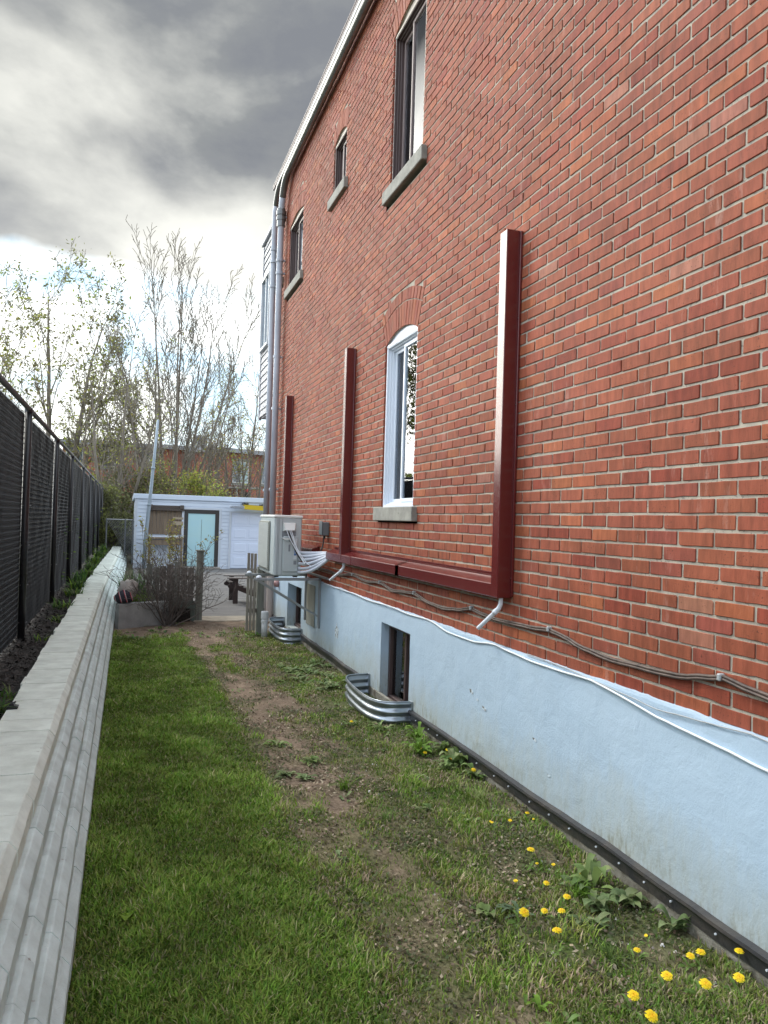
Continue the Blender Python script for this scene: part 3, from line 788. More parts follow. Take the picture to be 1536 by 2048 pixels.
# moulded handle hood
q=MB(); hx0,hx1=ax0+.10,ax0+.245
zt=az1-.085
q.add([(hx0+.01,ay0-.012,zt),(hx1-.01,ay0-.012,zt),(hx1-.018,ay0-.05,zt-.075),(hx0+.018,ay0-.05,zt-.075),(hx0,ay0,zt+.01),(hx1,ay0,zt+.01),(hx1,ay0,zt-.09),(hx0,ay0,zt-.09)],
      [(0,1,2,3),(4,5,1,0),(5,6,2,1),(7,4,0,3),(6,7,3,2)])
q.build('wiring_hood',MAT['ac_lt'],ac)
q=MB(); q.box(hx0-.012,hx1+.005,ay0-.004,ay0+.0,zt-.155,zt-.09,.001); q.build('wiring_recess',MAT['sticker_grey'],ac)
q=MB(); q.prism([(hx0-.02,zt-.165),(hx0+.02,zt-.19),(hx0+.10,zt-.183),(hx0+.14,zt-.165),(hx0+.10,zt-.172),(hx0+.02,zt-.165)],'y',ay0-.03,ay0-.004); q.build('hood_lip',MAT['ac_lt'],ac)
q=MB(); q.box(ax1-.095,ax1-.055,ay0-.0185,ay0-.0165,az0+.19,az0+.43); lb=q.build('paper_label',MAT['sticker'],sp)
q=MB(); 
for (z0_,z1_) in ((.235,.26),(.268,.282),(.29,.297)):
    q.box(ax1-.090,ax1-.060,ay0-.0198,ay0-.0188,az0+z0_,az0+z1_)
q.build('printed_marks',MAT['sticker_blue'],lb)
q=MB()
for (x0_,x1_,z0_,z1_) in ((.165,.185,.28,.36),(.168,.176,.39,.415),(.184,.192,.39,.415)):
    q.box(ax0+x0_,ax0+x1_,ay0-.0185,ay0-.0165,az0+z0_,az0+z1_)
q.box(ax1-.092,ax1-.060,ay0-.0185,ay0-.0165,az0+.13,az0+.175)
q.build('printed_marks',MAT['sticker_grey'],sp)
q=MB()
for x_ in (ax0+.02,ax1-.08): 
    q.box(x_,x_+.05,ay0+.03,ay0+.08,az0-.02,az0,.004); q.box(x_,x_+.05,ay1-.16,ay1-.1,az0-.02,az0,.004)
q.build('foot',MAT['black'],ac)
# bracket
br=thing('wall_bracket','galvanised steel wall bracket with diagonal brace under the air conditioner','bracket',(XW,9.0,.6))
for y in (8.80,9.53):
    q=MB(); q.box(1.40,XW-.03,y-.02,y+.02,.885,.915,.003); q.build('arm',MAT['bracket'],br)
    q=MB(); q.box(XW-.045,XW-.022,y-.02,y+.02,.33,.935,.003); q.build('wall_plate',MAT['bracket'],br)
    q=MB(); q.tube([(1.45,y,.885),(XW-.05,y,.47)],.014,4); q.build('brace',MAT['bracket'],br)
q=MB(); q.box(XW-.05,XW-.03,8.4,9.6,.925,.95,.003); q.build('cross_bar',MAT['bracket'],br)
q=MB()
for y in (8.80,9.53):
    q.lathe([(.03,.915),(.032,.925),(.022,.94),(.0001,.945)],1.45,y,10)
q.build('rubber_pad',MAT['white_pvc'],br)
q=MB(); q.box(XW-.034,XW-.024,9.05,9.47,.30,.80,.002)
tag(q.build('foundation_panel',mat('weathered_panel',(.36,.37,.34),.8,col2=(.26,.26,.22),nscale=6,stretch=(1,1,.3)),loc=(XW-.03,9.2,.3)),'flat grey panel fixed on the foundation behind the bracket','panel')
# insulated pipes
ls=thing('pipe_bundle','bundle of white insulated pipes bending from the air conditioner into the wall cover','pipes',(1.95,8.6,1.1))
for k,(z0_,z1_,yb) in enumerate(((1.215,1.235,8.60),(1.175,1.225,8.56),(1.135,1.215,8.52),(1.085,1.205,8.48),(1.03,1.195,8.46),(.985,1.185,8.45))):
    q=MB(); P=[]
    p0=Vector((1.89,8.80,z0_)); p1=Vector((1.97,yb+.01,z0_-.005)); p2=Vector((2.06,yb-.06,(z0_+z1_)/2)); p3=Vector((2.15,8.28,z1_))
    for i in range(13):
        u=i/12; P.append(tuple(p0*(1-u)**3+p1*3*u*(1-u)**2+p2*3*u*u*(1-u)+p3*u**3))
    q.tube(P,[.0165]*13 if k in (0,2,4) else [.019]*13,10); q.build('insulated_pipe',MAT['foam'],ls,smooth=True)
pw=thing('power_cable','black and white wiring drooping from the air conditioner to the junction box','cable',(1.9,8.6,1.2))
def bez(p0,p1,p2,p3,n=16): 
    p0,p1,p2,p3=map(Vector,(p0,p1,p2,p3)); return [tuple(p0*(1-i/n)**3+p1*3*(i/n)*(1-i/n)**2+p2*3*(i/n)**2*(1-i/n)+p3*(i/n)**3) for i in range(n+1)]
q=MB(); q.tube(bez((1.77,8.72,1.44),(1.84,8.66,1.16),(1.95,8.55,.98),(2.06,8.55,1.17)),.008,8); q.tube(bez((2.06,8.55,1.17),(2.12,8.55,1.26),(2.14,8.59,1.28),(2.15,8.60,1.42)),.0085,8); q.build('black_lead',MAT['blackcable'],pw,smooth=True)
q=MB()
for dx,sx in ((.0,1.735),(.012,1.77),(-.006,1.79)):
    q.tube(bez((sx,8.71,1.475),(sx+.03,8.68,1.36),(1.86+dx,8.62,1.2),(1.93+dx,8.56,1.10+dx)),.0048,6)
q.tube(bez((1.93,8.56,1.11),(1.98,8.52,1.08),(2.02,8.5,1.05),(2.07,8.5,1.03)),.0045,6)
q.build('white_lead',MAT['whitecable'],pw,smooth=True)
jb=thing('junction_box','small dark grey electrical junction box on the brick left of the middle cover','junction box',(XW,8.6,1.42))
q=MB(); q.box(XW-.085,XW-.004,8.55,8.68,1.42,1.575,.006); q.build('box',MAT['box'],jb)
q=MB(); q.box(XW-.092,XW-.086,8.543,8.687,1.43,1.585,.003); q.build('cover',MAT['box'],jb)
q=MB(); q.tube([(2.155,8.60,1.42),(2.155,8.60,1.385)],.014,10); q.build('cable_gland',MAT['black'],jb)

# ================================================================== window wells (corrugated steel)
def well(label,path,z0,z1,loc):
    t=thing('window_well',label,'window well',loc,'corrugated steel window wells')
    # path: plan points; smooth by Chaikin
    P=[Vector((p[0],p[1],0)) for p in path]
    for _ in range(3):
        Q=[P[0]]
        for i in range(len(P)-1): Q+=[P[i]*.75+P[i+1]*.25,P[i]*.25+P[i+1]*.75]
        Q.append(P[-1]); P=Q
    nz=40; vs=[];F=[]
    for p_i,p in enumerate(P):
        d=(P[min(p_i+1,len(P)-1)]-P[max(p_i-1,0)]).normalized(); nrm=Vector((d.y,-d.x,0))
        for k in range(nz+1):
            z=z0+(z1-z0)*k/nz; off=.010*math.sin((z-z1)/.0655*2*math.pi)
            q_=p+nrm*off; vs.append((q_.x,q_.y,z))
    for i in range(len(P)-1):
        for k in range(nz): a_=i*(nz+1)+k; F.append((a_,a_+1,a_+nz+2,a_+nz+1))
    q=MB(); q.add(vs,F); o_=q.build('corrugated_sheet',MAT['galv'],t,smooth=True)
    q=MB(); q.tube([(p.x,p.y,z1) for p in P],.0065,6); q.build('rolled_rim',MAT['galv'],t,smooth=True)
    q=MB()
    for e in (0,-1):
        p=P[e]; q.box(XW-.036,XW-.022,p.y-.03,p.y+.03,z0+.02,z1+.005,.002)
    q.build('fixing_flange',MAT['galv'],t)
well('nearer corrugated steel window well in front of the dark framed basement window',[(2.165,5.70),(2.03,5.70),(1.93,5.75),(1.87,5.95),(1.88,6.4),(1.92,6.76),(2.04,6.82),(2.165,6.83)],-.03,.185,(2.05,6.2,0))
well('farther corrugated steel window well under the air conditioner',[(2.165,9.74),(2.0,9.74),(1.92,9.82),(1.90,10.1),(1.91,10.6),(1.95,10.86),(2.06,10.92),(2.165,10.92)],-.02,.19,(2.05,10.3,0))
# PVC vent, hose fitting
pv=thing('vent_pipe','white plastic vent pipe stub standing in the soil by the wooden fence','pipe',(1.80,10.35,0))
q=MB(); q.tube([(1.80,10.35,-.05),(1.80,10.35,.30)],.042,18); q.build('pipe',MAT['white_paint'],pv,smooth=True)
q=MB(); q.lathe([(.042,.24),(.052,.25),(.052,.335),(.046,.345),(.0001,.352)],1.80,10.35,18); q.lathe([(.042,.19),(.049,.195),(.049,.225),(.042,.23)],1.80,10.35,18); q.build('cap',MAT['white_paint'],pv)
q=MB(); q.lathe([(.0001,0),(.05,.005),(.055,.03),(.04,.07),(.0001,.08)],0,0,12)
q.v=[(XW-.02-v[2],11.40+v[0],.63+v[1]) for v in q.v]
tag(q.build('wall_vent',mat('faded_red_plastic',(.36,.2,.19),.6),loc=(XW,11.4,.6),smooth=True),'small round faded red vent cap on the foundation under the air conditioner','vent')

# ================================================================== RETAINING WALL
rw=thing('retaining_wall','long pale grey concrete block retaining wall stepped down to the lawn','retaining wall',(-.3,8,0))
blk=mat('pale_block',(.47,.455,.42),.9,spec=.2,attr=True,col2=(.80,.80,.79),nscale=8,bump=.7,bscale=110,bdist=.005,spots=(26,.70,(.36,.36,.33)))
YR0,YR1=1.0,30.5
def course(xf,z0,z1,xb,name,seed,ch=.035,chx=.026,cap=False):
    r=random.Random(seed); q=MB(); y=YR0-r.random()*.2; i=0
    while y<YR1:
        L_=.232+r.uniform(-.004,.004); g=.0014; ya,yb=y+g,y+L_-g
        s0,s1=bend(ya),bend(yb); dx=r.gauss(0,.0012); dz=r.gauss(0,.0012); sh=r.uniform(.93,1.05)
        xbb=xb+(r.uniform(-.012,.008) if cap else 0)
        pr=[(xf+dx,z0),(xf+dx,z1-ch+dz),(xf+dx-.004,z1-ch+.006+dz),(xf+dx-chx,z1-.003+dz),(xf+dx-chx-.006,z1+dz),(xbb,z1+dz),(xbb,z0)]
        base=np.array((.74,.79,.72) if cap else (.64,.72,.70))*sh
        vs=[(p[0]+s0,ya,p[1]) for p in pr]+[(p[0]+s1,yb,p[1]) for p in pr]
        n=len(pr)
        q.add(vs,[tuple(range(n)),tuple(range(2*n-1,n-1,-1))]+[(k,k+n,(k+1)%n+n,(k+1)%n) for k in range(n)],tuple(base))
        y+=L_; i+=1
    return q.build(name,blk,rw)
course(-.312,.401,.50,-.60,'cap_course',1,cap=True)
for k,(xf,z0) in enumerate(((-.263,.301),(-.215,.201),(-.167,.101),(-.134,-.06))):
    course(xf,z0,(.4,.3,.2,.1)[k],xf-.28,'block_course',k+5)
# black plastic bit on the cap
t=thing('plastic_offcut','small broken black plastic piece lying on the pale wall cap','plastic piece',(-.57,4.70,.5))
q=MB(); q.prism([(-.60,.501),(-.545,.501),(-.54,.515),(-.56,.520),(-.565,.535),(-.585,.530),(-.59,.515),(-.60,.512)],'y',4.69,4.735); q.build('piece',MAT['black'],t)
q=MB(); q.tube([(-.585,4.70,.525),(-.555,4.715,.538)],.005,6); q.build('prong',MAT['black'],t)
t=MB(); t.box(-.44,-.425,10.5,10.53,.501,.506,.002); tag(t.build('dry_leaf',mat('dry_leaf',(.05,.035,.02),.9),loc=(-.43,10.5,.5)),'tiny dark dry leaf lying on the wall cap farther along','leaf')

# ================================================================== BLACK FENCE
fe=thing('chain_link_fence','tall black chain link fence with dark privacy slats above the mulch strip','fence',(-.87,12,.45))
posts=[1.5,4.45,7.43,10.33,13.1,16.3,19.4,22.5,25.6,28.7,31.8,34.9,38.0,41.1]
FX=-.855; fz0,fz1=.47,2.47
pm=mat('black_post',(.010,.010,.012),.38); wm=mat('vinyl_wire',(.045,.047,.05),.5,spec=.4)
slm=mat('privacy_slat',(.009,.010,.011),.6,spec=.2,col2=(.02,.02,.022),nscale=7,stretch=(1,1,.2))
for y in posts:
    q=MB(); q.tube([(FX,y,.3),(FX,y,fz1+.02)],.032,12,caps=True); q.lathe([(.036,fz1+.0),(.036,fz1+.03),(.02,fz1+.05),(.0001,fz1+.055)],FX,y,12)
    po=q.build('post',pm,fe,smooth=True)
    q=MB()
    for z in (.62,.95,1.3,1.65,2.0,2.3):
        q.tube([(FX-.02,y-.03,z),(FX+.034,y,z),(FX-.02,y+.03,z)],.0028,5); q.tube([(FX+.036,y+.012,z),(FX+.044,y+.014,z+.003)],.005,6)
    if y<17: q.build('wire_tie',MAT['bracket'],po)
q=MB(); q.tube([(FX,posts[0],fz1+.035),(FX,posts[-1],fz1+.035)],.022,10); q.build('top_rail',mat('highlight_rail',(.16,.165,.17),.3,.3),fe,smooth=True)  # rail colour lightened to paint in a highlight along the top
q=MB(); q.tube([(FX-.038,posts[0],.505),(FX-.038,posts[-1],.505)],.004,5); q.build('tension_wire',mat('tension_wire',(.3,.3,.29),.4,.4),fe)
xw=FX-.036
for i in range(len(posts)-1):
    a_,b_=posts[i],posts[i+1]; q=MB()
    y=a_+.02; r=random.Random(i)
    while y<b_-.02:
        q.box(xw-.004,xw-.0005,y+.002,y+.042,.50,fz1-.01); y+=.0485
    sl=q.build('slat_panel',slm,fe)
    q=MB(); sp=.0485 if a_<17 else .097
    H_=fz1-.5
    yy0=a_-H_
    # diagonal wires clipped to the bay
    for sg in (1,-1):
        k=a_-H_*(1 if sg>0 else 0)
        k=math.floor(k/sp)*sp
        while k<b_+(H_ if sg<0 else 0):
            # line: y = k + sg*(z-.5)
            z0_,z1_=.5,fz1
            y0_,y1_=k,k+sg*H_
            ta,tb=0,1
            for bound,isl in ((a_,True),(b_,False)):
                d=y1_-y0_
                tt=(bound-y0_)/d
                if (isl and d>0) or (not isl and d<0): ta=max(ta,tt)
                else: tb=min(tb,tt)
            if tb-ta>.01:
                xo=xw+.0035+(.0015 if sg>0 else 0)
                q.tube([(xo,y0_+(y1_-y0_)*ta,z0_+(z1_-z0_)*ta),(xo,y0_+(y1_-y0_)*tb,z0_+(z1_-z0_)*tb)],.0019,3,caps=False)
            k+=sp
    q.build('wire_mesh',wm,sl)

# ================================================================== PLANTER, FENCES, SHRUB AREA
wood_d=mat('weathered_wood',(.21,.19,.165),.9,col2=(.11,.10,.088),nscale=5,stretch=(6,6,.5),bump=.5,bscale=60)
wood_g=mat('green_grey_wood',(.23,.24,.21),.9,col2=(.14,.15,.125),nscale=5,stretch=(6,6,.5),bump=.4,bscale=60)
wood_b=mat('brown_boards',(.24,.185,.13),.85,col2=(.15,.115,.085),nscale=3,stretch=(5,5,.4))
q=MB(); q.add([(-.07,11.35,-.1),(.62,11.72,-.1),(.62,11.72,.34),(-.07,11.35,.335),(-.12,11.5,-.1),(.55,11.87,-.1),(.55,11.87,.34),(-.12,11.5,.335)],[(0,1,2,3),(5,4,7,6),(3,2,6,7),(1,5,6,2),(4,0,3,7)])
tag(q.build('planter_kerb',mat('grey_concrete',(.31,.31,.30),.9,col2=(.22,.22,.215),nscale=5,bump=.4,bscale=60),loc=(.2,11.6,0)),'low grey concrete kerb of a raised planting bed beside the retaining wall','kerb')
bm_=MB(); bm_.box(-.1,.95,11.95,14.5,-.05,.20); tag(bm_.build('planting_bed',mulch),kind='structure')
wf=thing('wooden_fence','weathered grey board fence with a taller end post behind the bare shrub','fence',(.7,12.1,0))
x=.30; r=random.Random(3)
while x<1.0:
    w_=.085+r.random()*.015; h_=.86+r.uniform(-.05,.05)
    q=MB(); q.box(x,x+w_,12.08+r.uniform(-.01,.01),12.105,.04,h_,.003); q.build('board',wood_d if r.random()<.6 else wood_g,wf); x+=w_+.008
q=MB(); q.box(.28,1.04,12.112,12.15,.22,.29,.003); q.box(.28,1.04,12.112,12.15,.62,.69,.003); q.build('rail',wood_d,wf)
q=MB(); q.box(1.03,1.13,12.02,12.12,-.05,1.06,.006); q.box(1.015,1.145,12.005,12.135,1.06,1.085,.006); q.build('post',wood_g,wf)
q=MB(); q.prism([(.78,.0),(1.02,.0),(1.02,.30),(.80,.34)],'y',12.0,12.04); q.build('patch_board',mat('green_board',(.15,.19,.17),.85,col2=(.1,.12,.1),nscale=6),wf)
gf=thing('fence_stub','short weathered fence section with closely spaced boards beside the vent pipe','fence',(1.7,10.7,0))
for k in range(3):
    q=MB(); q.box(1.572+k*.047,1.607+k*.047,10.52+k*.01,10.545+k*.01,.06,1.12-.004*k,.003); q.build('board',mat('pale_board',(.30,.28,.23),.85,col2=(.2,.185,.16),nscale=4,stretch=(8,8,.5)) if k==0 else bpy.data.materials['pale_board'],gf)
q=MB(); q.box(1.725,1.82,10.56,10.66,-.05,.93,.006); q.build('post',wood_g,gf)
q=MB(); q.box(1.58,1.83,10.57,10.60,.3,.36,.003); q.box(1.58,1.83,10.57,10.60,.78,.84,.003); q.build('rail',wood_d,gf)
# striped cloth and pale bag on the planter
def lump(cx,cy,cz,rx,ry,rz,seed,n=18,m=12,amp=.25):
    q=MB(); vs=[];F=[]
    for i in range(m+1):
        ph=math.pi*i/m
        for k in range(n):
            th=2*math.pi*k/n; d=Vector((math.sin(ph)*math.cos(th),math.sin(ph)*math.sin(th),math.cos(ph)))
            s=1+amp*fns(d.x*1.6+seed,d.y*1.6,d.z*1.6+seed); vs.append((cx+d.x*rx*s,cy+d.y*ry*s,cz+max(-.6,d.z)*rz*s))
    for i in range(m):
        for k in range(n): F.append((i*n+k,i*n+(k+1)%n,(i+1)*n+(k+1)%n,(i+1)*n+k))
    q.add(vs,F); return q
def stripes():
    m=bpy.data.materials.new('striped_cloth'); m.use_nodes=True; t=m.node_tree; p=t.nodes['Principled BSDF']
    tcn=N('ShaderNodeTexCoord',t); s=N('ShaderNodeSeparateXYZ',t); L(tcn.outputs['Object'],s.inputs[0],t)
    v=mth('FRACT',mth('MULTIPLY',mth('ADD',s.outputs[0],mth('MULTIPLY',s.outputs[2],.3,t),t),13,t),None,t)
    c_=ramp(v,[(.0,(.02,.02,.03)),(.55,(.35,.05,.06)),(.68,(.5,.42,.42)),(.76,(.02,.02,.03))],t,'CONSTANT'); L(c_,p.inputs['Base Color'],t); p.inputs['Roughness'].default_value=.9
    return m
tag(lump(-.01,11.50,.41,.12,.09,.10,3).build('striped_cloth',stripes(),loc=(-.01,11.5,.35),smooth=True),'bundled dark cloth with red and white stripes on the grey kerb','cloth')
tag(lump(.05,11.78,.49,.13,.12,.17,8,amp=.35).build('sack',mat('pale_sack',(.42,.38,.34),.8,col2=(.34,.31,.28),nscale=9,bump=.5,bscale=30),loc=(.05,11.78,.4),smooth=True),'pale crumpled sack behind the striped cloth','sack')

leaf_m=mat('leaf',(.1,.15,.04),.55,attr=True,trans=.35,spec=.3)
bark_m=mat('tree_bark',(.17,.145,.115),.9,col2=(.25,.22,.18),nscale=4,stretch=(3,3,.6))
bark_d=mat('dark_twig',(.075,.062,.055),.85,col2=(.15,.13,.115),nscale=7)
def grow(q,p,d,ln,r,lvl,P,tips,rnd):
    """one branch: bends, tapers, then forks"""
    n=P['seg'][lvl]; pts=[tuple(p)]; rs=[r]; d=d.normalized(); kids=[]
    for i in range(n):
        d=(d+Vector((rnd.gauss(0,1),rnd.gauss(0,1),rnd.gauss(0,1)))*P['wob'][lvl]+Vector((0,0,P['up'][lvl]))).normalized()
        p=p+d*ln/n; pts.append(tuple(p)); rs.append(max(P['rmin'],r*(1-(i+1)/n*(1-P['taper']))))
        u=(i+1)/n
        if lvl<P['lv']-1 and u>=P['start'][lvl]:
            for _ in range(P['kids'][lvl]):
                if rnd.random()<P['kp'][lvl]: kids.append((p.copy(),d.copy(),rs[-1],u))
    q.tube(pts,rs,P['sides'][lvl],caps=False)
    if lvl>=P['lv']-P.get('leaflv',1): tips.extend([Vector(x) for x in pts[1:]])
    for (kp,kd,kr,u) in kids:
        ax=kd.orthogonal().normalized(); ax.rotate(Matrix.Rotation(rnd.random()*2*math.pi,3,kd))
        nd=kd.copy(); nd.rotate(Matrix.Rotation(R_(rnd.uniform(*P['ang'][lvl])),3,ax))
        grow(q,kp,nd,ln*P['ratio'][lvl]*rnd.uniform(.65,1.15)*(1.15-.45*u),max(P['rmin'],kr*P['rr']),lvl+1,P,tips,rnd)
def leaf_quads(centers,spread,size,cols,n_per,rnd_):
    c_=np.repeat(np.array([tuple(v) for v in centers]),n_per,0); n=len(c_)
    c_=c_+rnd_.normal(0,spread,(n,3)); a_=rnd_.normal(0,1,(n,3)); a_/=np.linalg.norm(a_,axis=1,keepdims=True)
    b_=np.cross(a_,rnd_.normal(0,1,(n,3))); b_/=np.linalg.norm(b_,axis=1,keepdims=True)
    s_=size*(.55+.9*rnd_.random((n,1)))
    V=np.stack([c_-a_*s_,c_+b_*s_*.45,c_+a_*s_,c_-b_*s_*.45],1)
    cols=np.array(cols); ci=rnd_.integers(0,len(cols),n); cc=cols[ci]*(.75+.5*rnd_.random((n,1)))
    return V.reshape(-1,3),np.repeat(cc,4,0)
BASEP=dict(lv=4,seg=(7,6,5,4),wob=(.05,.09,.12,.16),up=(.03,.06,.05,.03),rmin=.004,taper=.35,start=(.3,.2,.2,.2),kids=(2,2,2,1),kp=(.75,.7,.65,0),sides=(7,5,4,3),ang=((18,42),(22,50),(25,55),(30,60)),ratio=(.55,.5,.5,.5),rr=.62)
def tree(name,label,loc,stems,P_,leafcols=None,lsize=.06,lspread=.12,lper=2,group=None,bark=None,seed=1,cat='tree',minz=0,lmul=1.0):
    P=dict(BASEP); P.update(P_); rnd=random.Random(seed); t=thing(name,label,cat,loc,group); q=MB(); tips=[]
    o=Vector(loc)
    for (dx,dy,dirn,ln,r) in stems: grow(q,o+Vector((dx,dy,-.05)),Vector(dirn),ln,r,0,P,tips,rnd)
    q.build('branches',bark or bark_m,t,smooth=True)
    if leafcols and tips:
        tips=[v for v in tips if v.z>minz and rnd.random()<lmul]
        V,C=leaf_quads(tips,lspread,lsize,leafcols,lper,np.random.default_rng(seed))
        V=V-np.array(o); ob=np_mesh('leaves',V,np.arange(len(V)).reshape(-1,4),leaf_m,C,t)
    return t
YG=[(.34,.40,.07),(.40,.42,.08),(.24,.30,.06),(.45,.38,.10)]
OL=[(.17,.17,.06),(.24,.24,.08),(.13,.12,.055),(.28,.27,.09)]
OR=[(.36,.20,.06),(.30,.24,.07),(.24,.26,.06),(.42,.26,.08)]
# bare shrub in front of the wooden fence
st=[]
rs_=random.Random(5)
for k in range(34):
    a_=rs_.random()*2*math.pi; tl=rs_.uniform(.1,.95)
    st.append((rs_.uniform(-.06,.06),rs_.uniform(-.05,.05),(math.cos(a_)*tl,math.sin(a_)*tl*.6,1),rs_.uniform(.7,1.12),rs_.uniform(.006,.012)))
st.append((.03,0,(1.6,-.1,.85),1.0,.011)); st.append((-.03,0,(-1.1,.1,1.1),.9,.011))
tree('bare_shrub','leafless many stemmed shrub in front of the weathered board fence',(.62,11.62,.0),st,dict(lv=3,seg=(7,6,4),wob=(.12,.17,.2),up=(.03,.02,.02),rmin=.0028,start=(.25,.2,1),kids=(1,1,0),kp=(1,.8,0),sides=(6,4,3),ang=((22,60),(25,60),(30,60)),ratio=(.5,.45,.5),rr=.6),bark=bark_d,seed=11,cat='shrub')
st=[(rs_.uniform(-.25,.25),rs_.uniform(-.1,.1),(rs_.uniform(-.4,.4),0,1),rs_.uniform(1.0,1.35),.01) for k in range(9)]
tree('leafing_shrub','budding shrub with small yellow green leaves behind the board fence',(.72,13.1,0),st,dict(lv=3,seg=(6,5,4),wob=(.08,.12,.15),rmin=.003,start=(.45,.2,1),kids=(1,1,0),kp=(.9,.7,0),sides=(5,4,3),ratio=(.35,.4,.4)),[(.26,.27,.05),(.34,.27,.07),(.22,.16,.05),(.30,.32,.07)],.022,.03,2,bark=bark_d,seed=21,cat='shrub',minz=.7)
# strap leaved perennials between wall and fence
def blades(loc,n,h,spread,cols,wid,seed,lean=.5,seg=4):
    r=random.Random(seed); q=MB()
    for _ in range(n):
        a_=r.random()*2*math.pi; rr=spread*math.sqrt(r.random()); bx,by=loc[0]+rr*math.cos(a_),loc[1]+rr*math.sin(a_)
        d=r.random()*2*math.pi; ln=h*r.uniform(.55,1.1); le=lean*r.uniform(.3,1.2); wv=wid*r.uniform(.6,1.2); col=np.array(r.choice(cols))*r.uniform(.75,1.2)
        vs=[];
        for k in range(seg+1):
            u=k/seg; z=loc[2]+ln*(u-.38*le*u*u*1.4); o_=ln*le*u*u; w2=wv*(1-u**2.2)*.5+.0004
            cx_,cy_=bx+math.cos(d)*o_,by+math.sin(d)*o_
            vs+=[(cx_-math.sin(d)*w2,cy_+math.cos(d)*w2,z),(cx_+math.sin(d)*w2,cy_-math.cos(d)*w2,z)]
        q.add(vs,[(2*k,2*k+1,2*k+3,2*k+2) for k in range(seg)],tuple(col))
    return q
DG=[(.07,.15,.035),(.10,.20,.04),(.06,.12,.04)]
LG=[(.18,.30,.03),(.22,.34,.04),(.14,.26,.03)]
tag(blades((.13,12.7,.2),150,.62,.20,DG,.022,4).build('strap_leaf_plant',leaf_m,loc=(.13,12.7,.2)),'dark green strap leaved plant growing beside the far retaining wall','plant')
tag(blades((.20,11.95,.2),150,.34,.17,LG,.020,5).build('strap_leaf_plant',leaf_m,loc=(.2,11.95,.2)),'bright lime green strap leaved plant just behind the grey kerb','plant')

# Adirondack chair on the driveway
ch_=thing('garden_chair','dark wooden slatted garden chair standing on the driveway','chair',(2.15,14.4,0))
cw=mat('dark_stained_wood',(.045,.032,.03),.6,col2=(.03,.022,.02),nscale=5,stretch=(1,6,6))
for y in (14.38,14.98):
    q=MB(); q.box(1.90,1.99,y,y+.03,0,.46,.004); q.build('leg',cw,ch_)
    q=MB(); q.prism([(1.80,.33),(1.84,.37),(1.93,.36),(2.60,.10),(2.66,0),(2.56,0),(2.40,.08),(1.95,.26),(1.82,.29)],'y',y+.031,y+.058); q.build('side_rail',cw,ch_)
    q=MB(); q.prism([(1.78,14.34+(y-14.38)),(1.83,14.315+(y-14.38)),(2.0,14.31+(y-14.38)),(2.45,14.36+(y-14.38)),(2.45,14.43+(y-14.38)),(1.83,14.45+(y-14.38)),(1.79,14.42+(y-14.38))],'z',.465,.488); q.build('armrest',mat('pale_arm',(.2,.18,.17),.5) if y<14.5 else bpy.data.materials['pale_arm'],ch_)  # armrests paler than the rest of the chair wood
q=MB()
for k in range(6):
    x=1.84+k*.09; z=.375-.036*k; q.box(x,x+.075,14.44,14.975,z,z+.02,.003)
q.build('seat',cw,ch_)
q=MB()
for k in range(6):
    y=14.45+k*.088; hh=.95+.07*math.sin((k+.5)/6*math.pi)
    q.add([(2.34,y,.18),(2.36,y,.18),(2.36,y+.078,.18),(2.34,y+.078,.18),(2.60,y,hh),(2.62,y,hh),(2.62,y+.078,hh),(2.60,y+.078,hh)],[(0,1,2,3),(7,6,5,4),(0,4,5,1),(1,5,6,2),(2,6,7,3),(3,7,4,0)])
q.build('backrest',cw,ch_)

# ================================================================== GARAGE
GY=24.4
ga=thing('garage','low white sided garage with turquoise door and white overhead door','garage',(3,GY,0))
sdm=mat('blue_white_siding',(.62,.70,.80),.55,col2=(.56,.64,.74),nscale=2)
gx0,gx1,gh=.22,7.5,2.08
# siding laps, cut by openings
gop=[(.62,1.62,1.02,1.86),(1.66,2.72,-.1,1.80),(3.10,5.9,-.1,1.74)]
q=MB(); z=-.06
while z<gh:
    zb=min(z+.115,gh); zm=(z+zb)/2
    ex=[(a_,b_) for a_,b_,c_,d_ in gop if c_<zm<d_]
    for (s_,e_) in subtract(gx0,gx1,ex):
        q.prism([(GY-.012,z),(GY+.004,zb),(GY+.03,zb),(GY+.03,z)],'x',s_,e_)
    z=zb
q.build('siding',sdm,ga)
q=MB(); q.box(gx0+.005,gx1,GY+.035,GY+6,-.1,gh+.05); q.build('side_wall',sdm,ga)
q=MB(); q.box(gx0-.06,gx1,GY-.05,GY+6.1,gh+.001,gh+.15,.008); q.build('roof',mat('fascia',(.58,.67,.78),.5),ga)
tw=mat('white_trim',(.55,.61,.68),.5)
q=MB()
q.box(gx0-.015,gx0+.06,GY-.025,GY+.02,-.05,gh,.003)
for a_,b_,c_,d_ in gop[1:]:
    q.box(a_-.07,a_,GY-.028,GY+.03,c_,d_+.06,.003); q.box(b_,b_+.07,GY-.028,GY+.03,c_,d_+.06,.003); q.box(a_,b_,GY-.028,GY+.03,d_,d_+.06,.003)
q.build('trim',tw,ga)
a_,b_,c_,d_=gop[1]
dkm=mat('dark_door_frame',(.04,.038,.036),.6)
q=MB(); q.box(a_+.002,a_+.12,GY-.02,GY+.03,0,d_-.002,.003); q.box(b_-.12,b_-.002,GY-.02,GY+.03,0,d_-.002,.003); q.box(a_+.12,b_-.12,GY-.02,GY+.03,d_-.12,d_-.002,.003); q.box(a_+.12,b_-.12,GY-.022,GY+.03,.0,.05,.003)
dr=q.build('door',dkm,ga)
q=MB(); q.box(a_+.121,b_-.121,GY-.003,GY+.02,.052,d_-.122); q.build('door_panel',mat('turquoise_paint',(.42,.68,.76),.4,col2=(.46,.70,.72),nscale=1.2),dr)
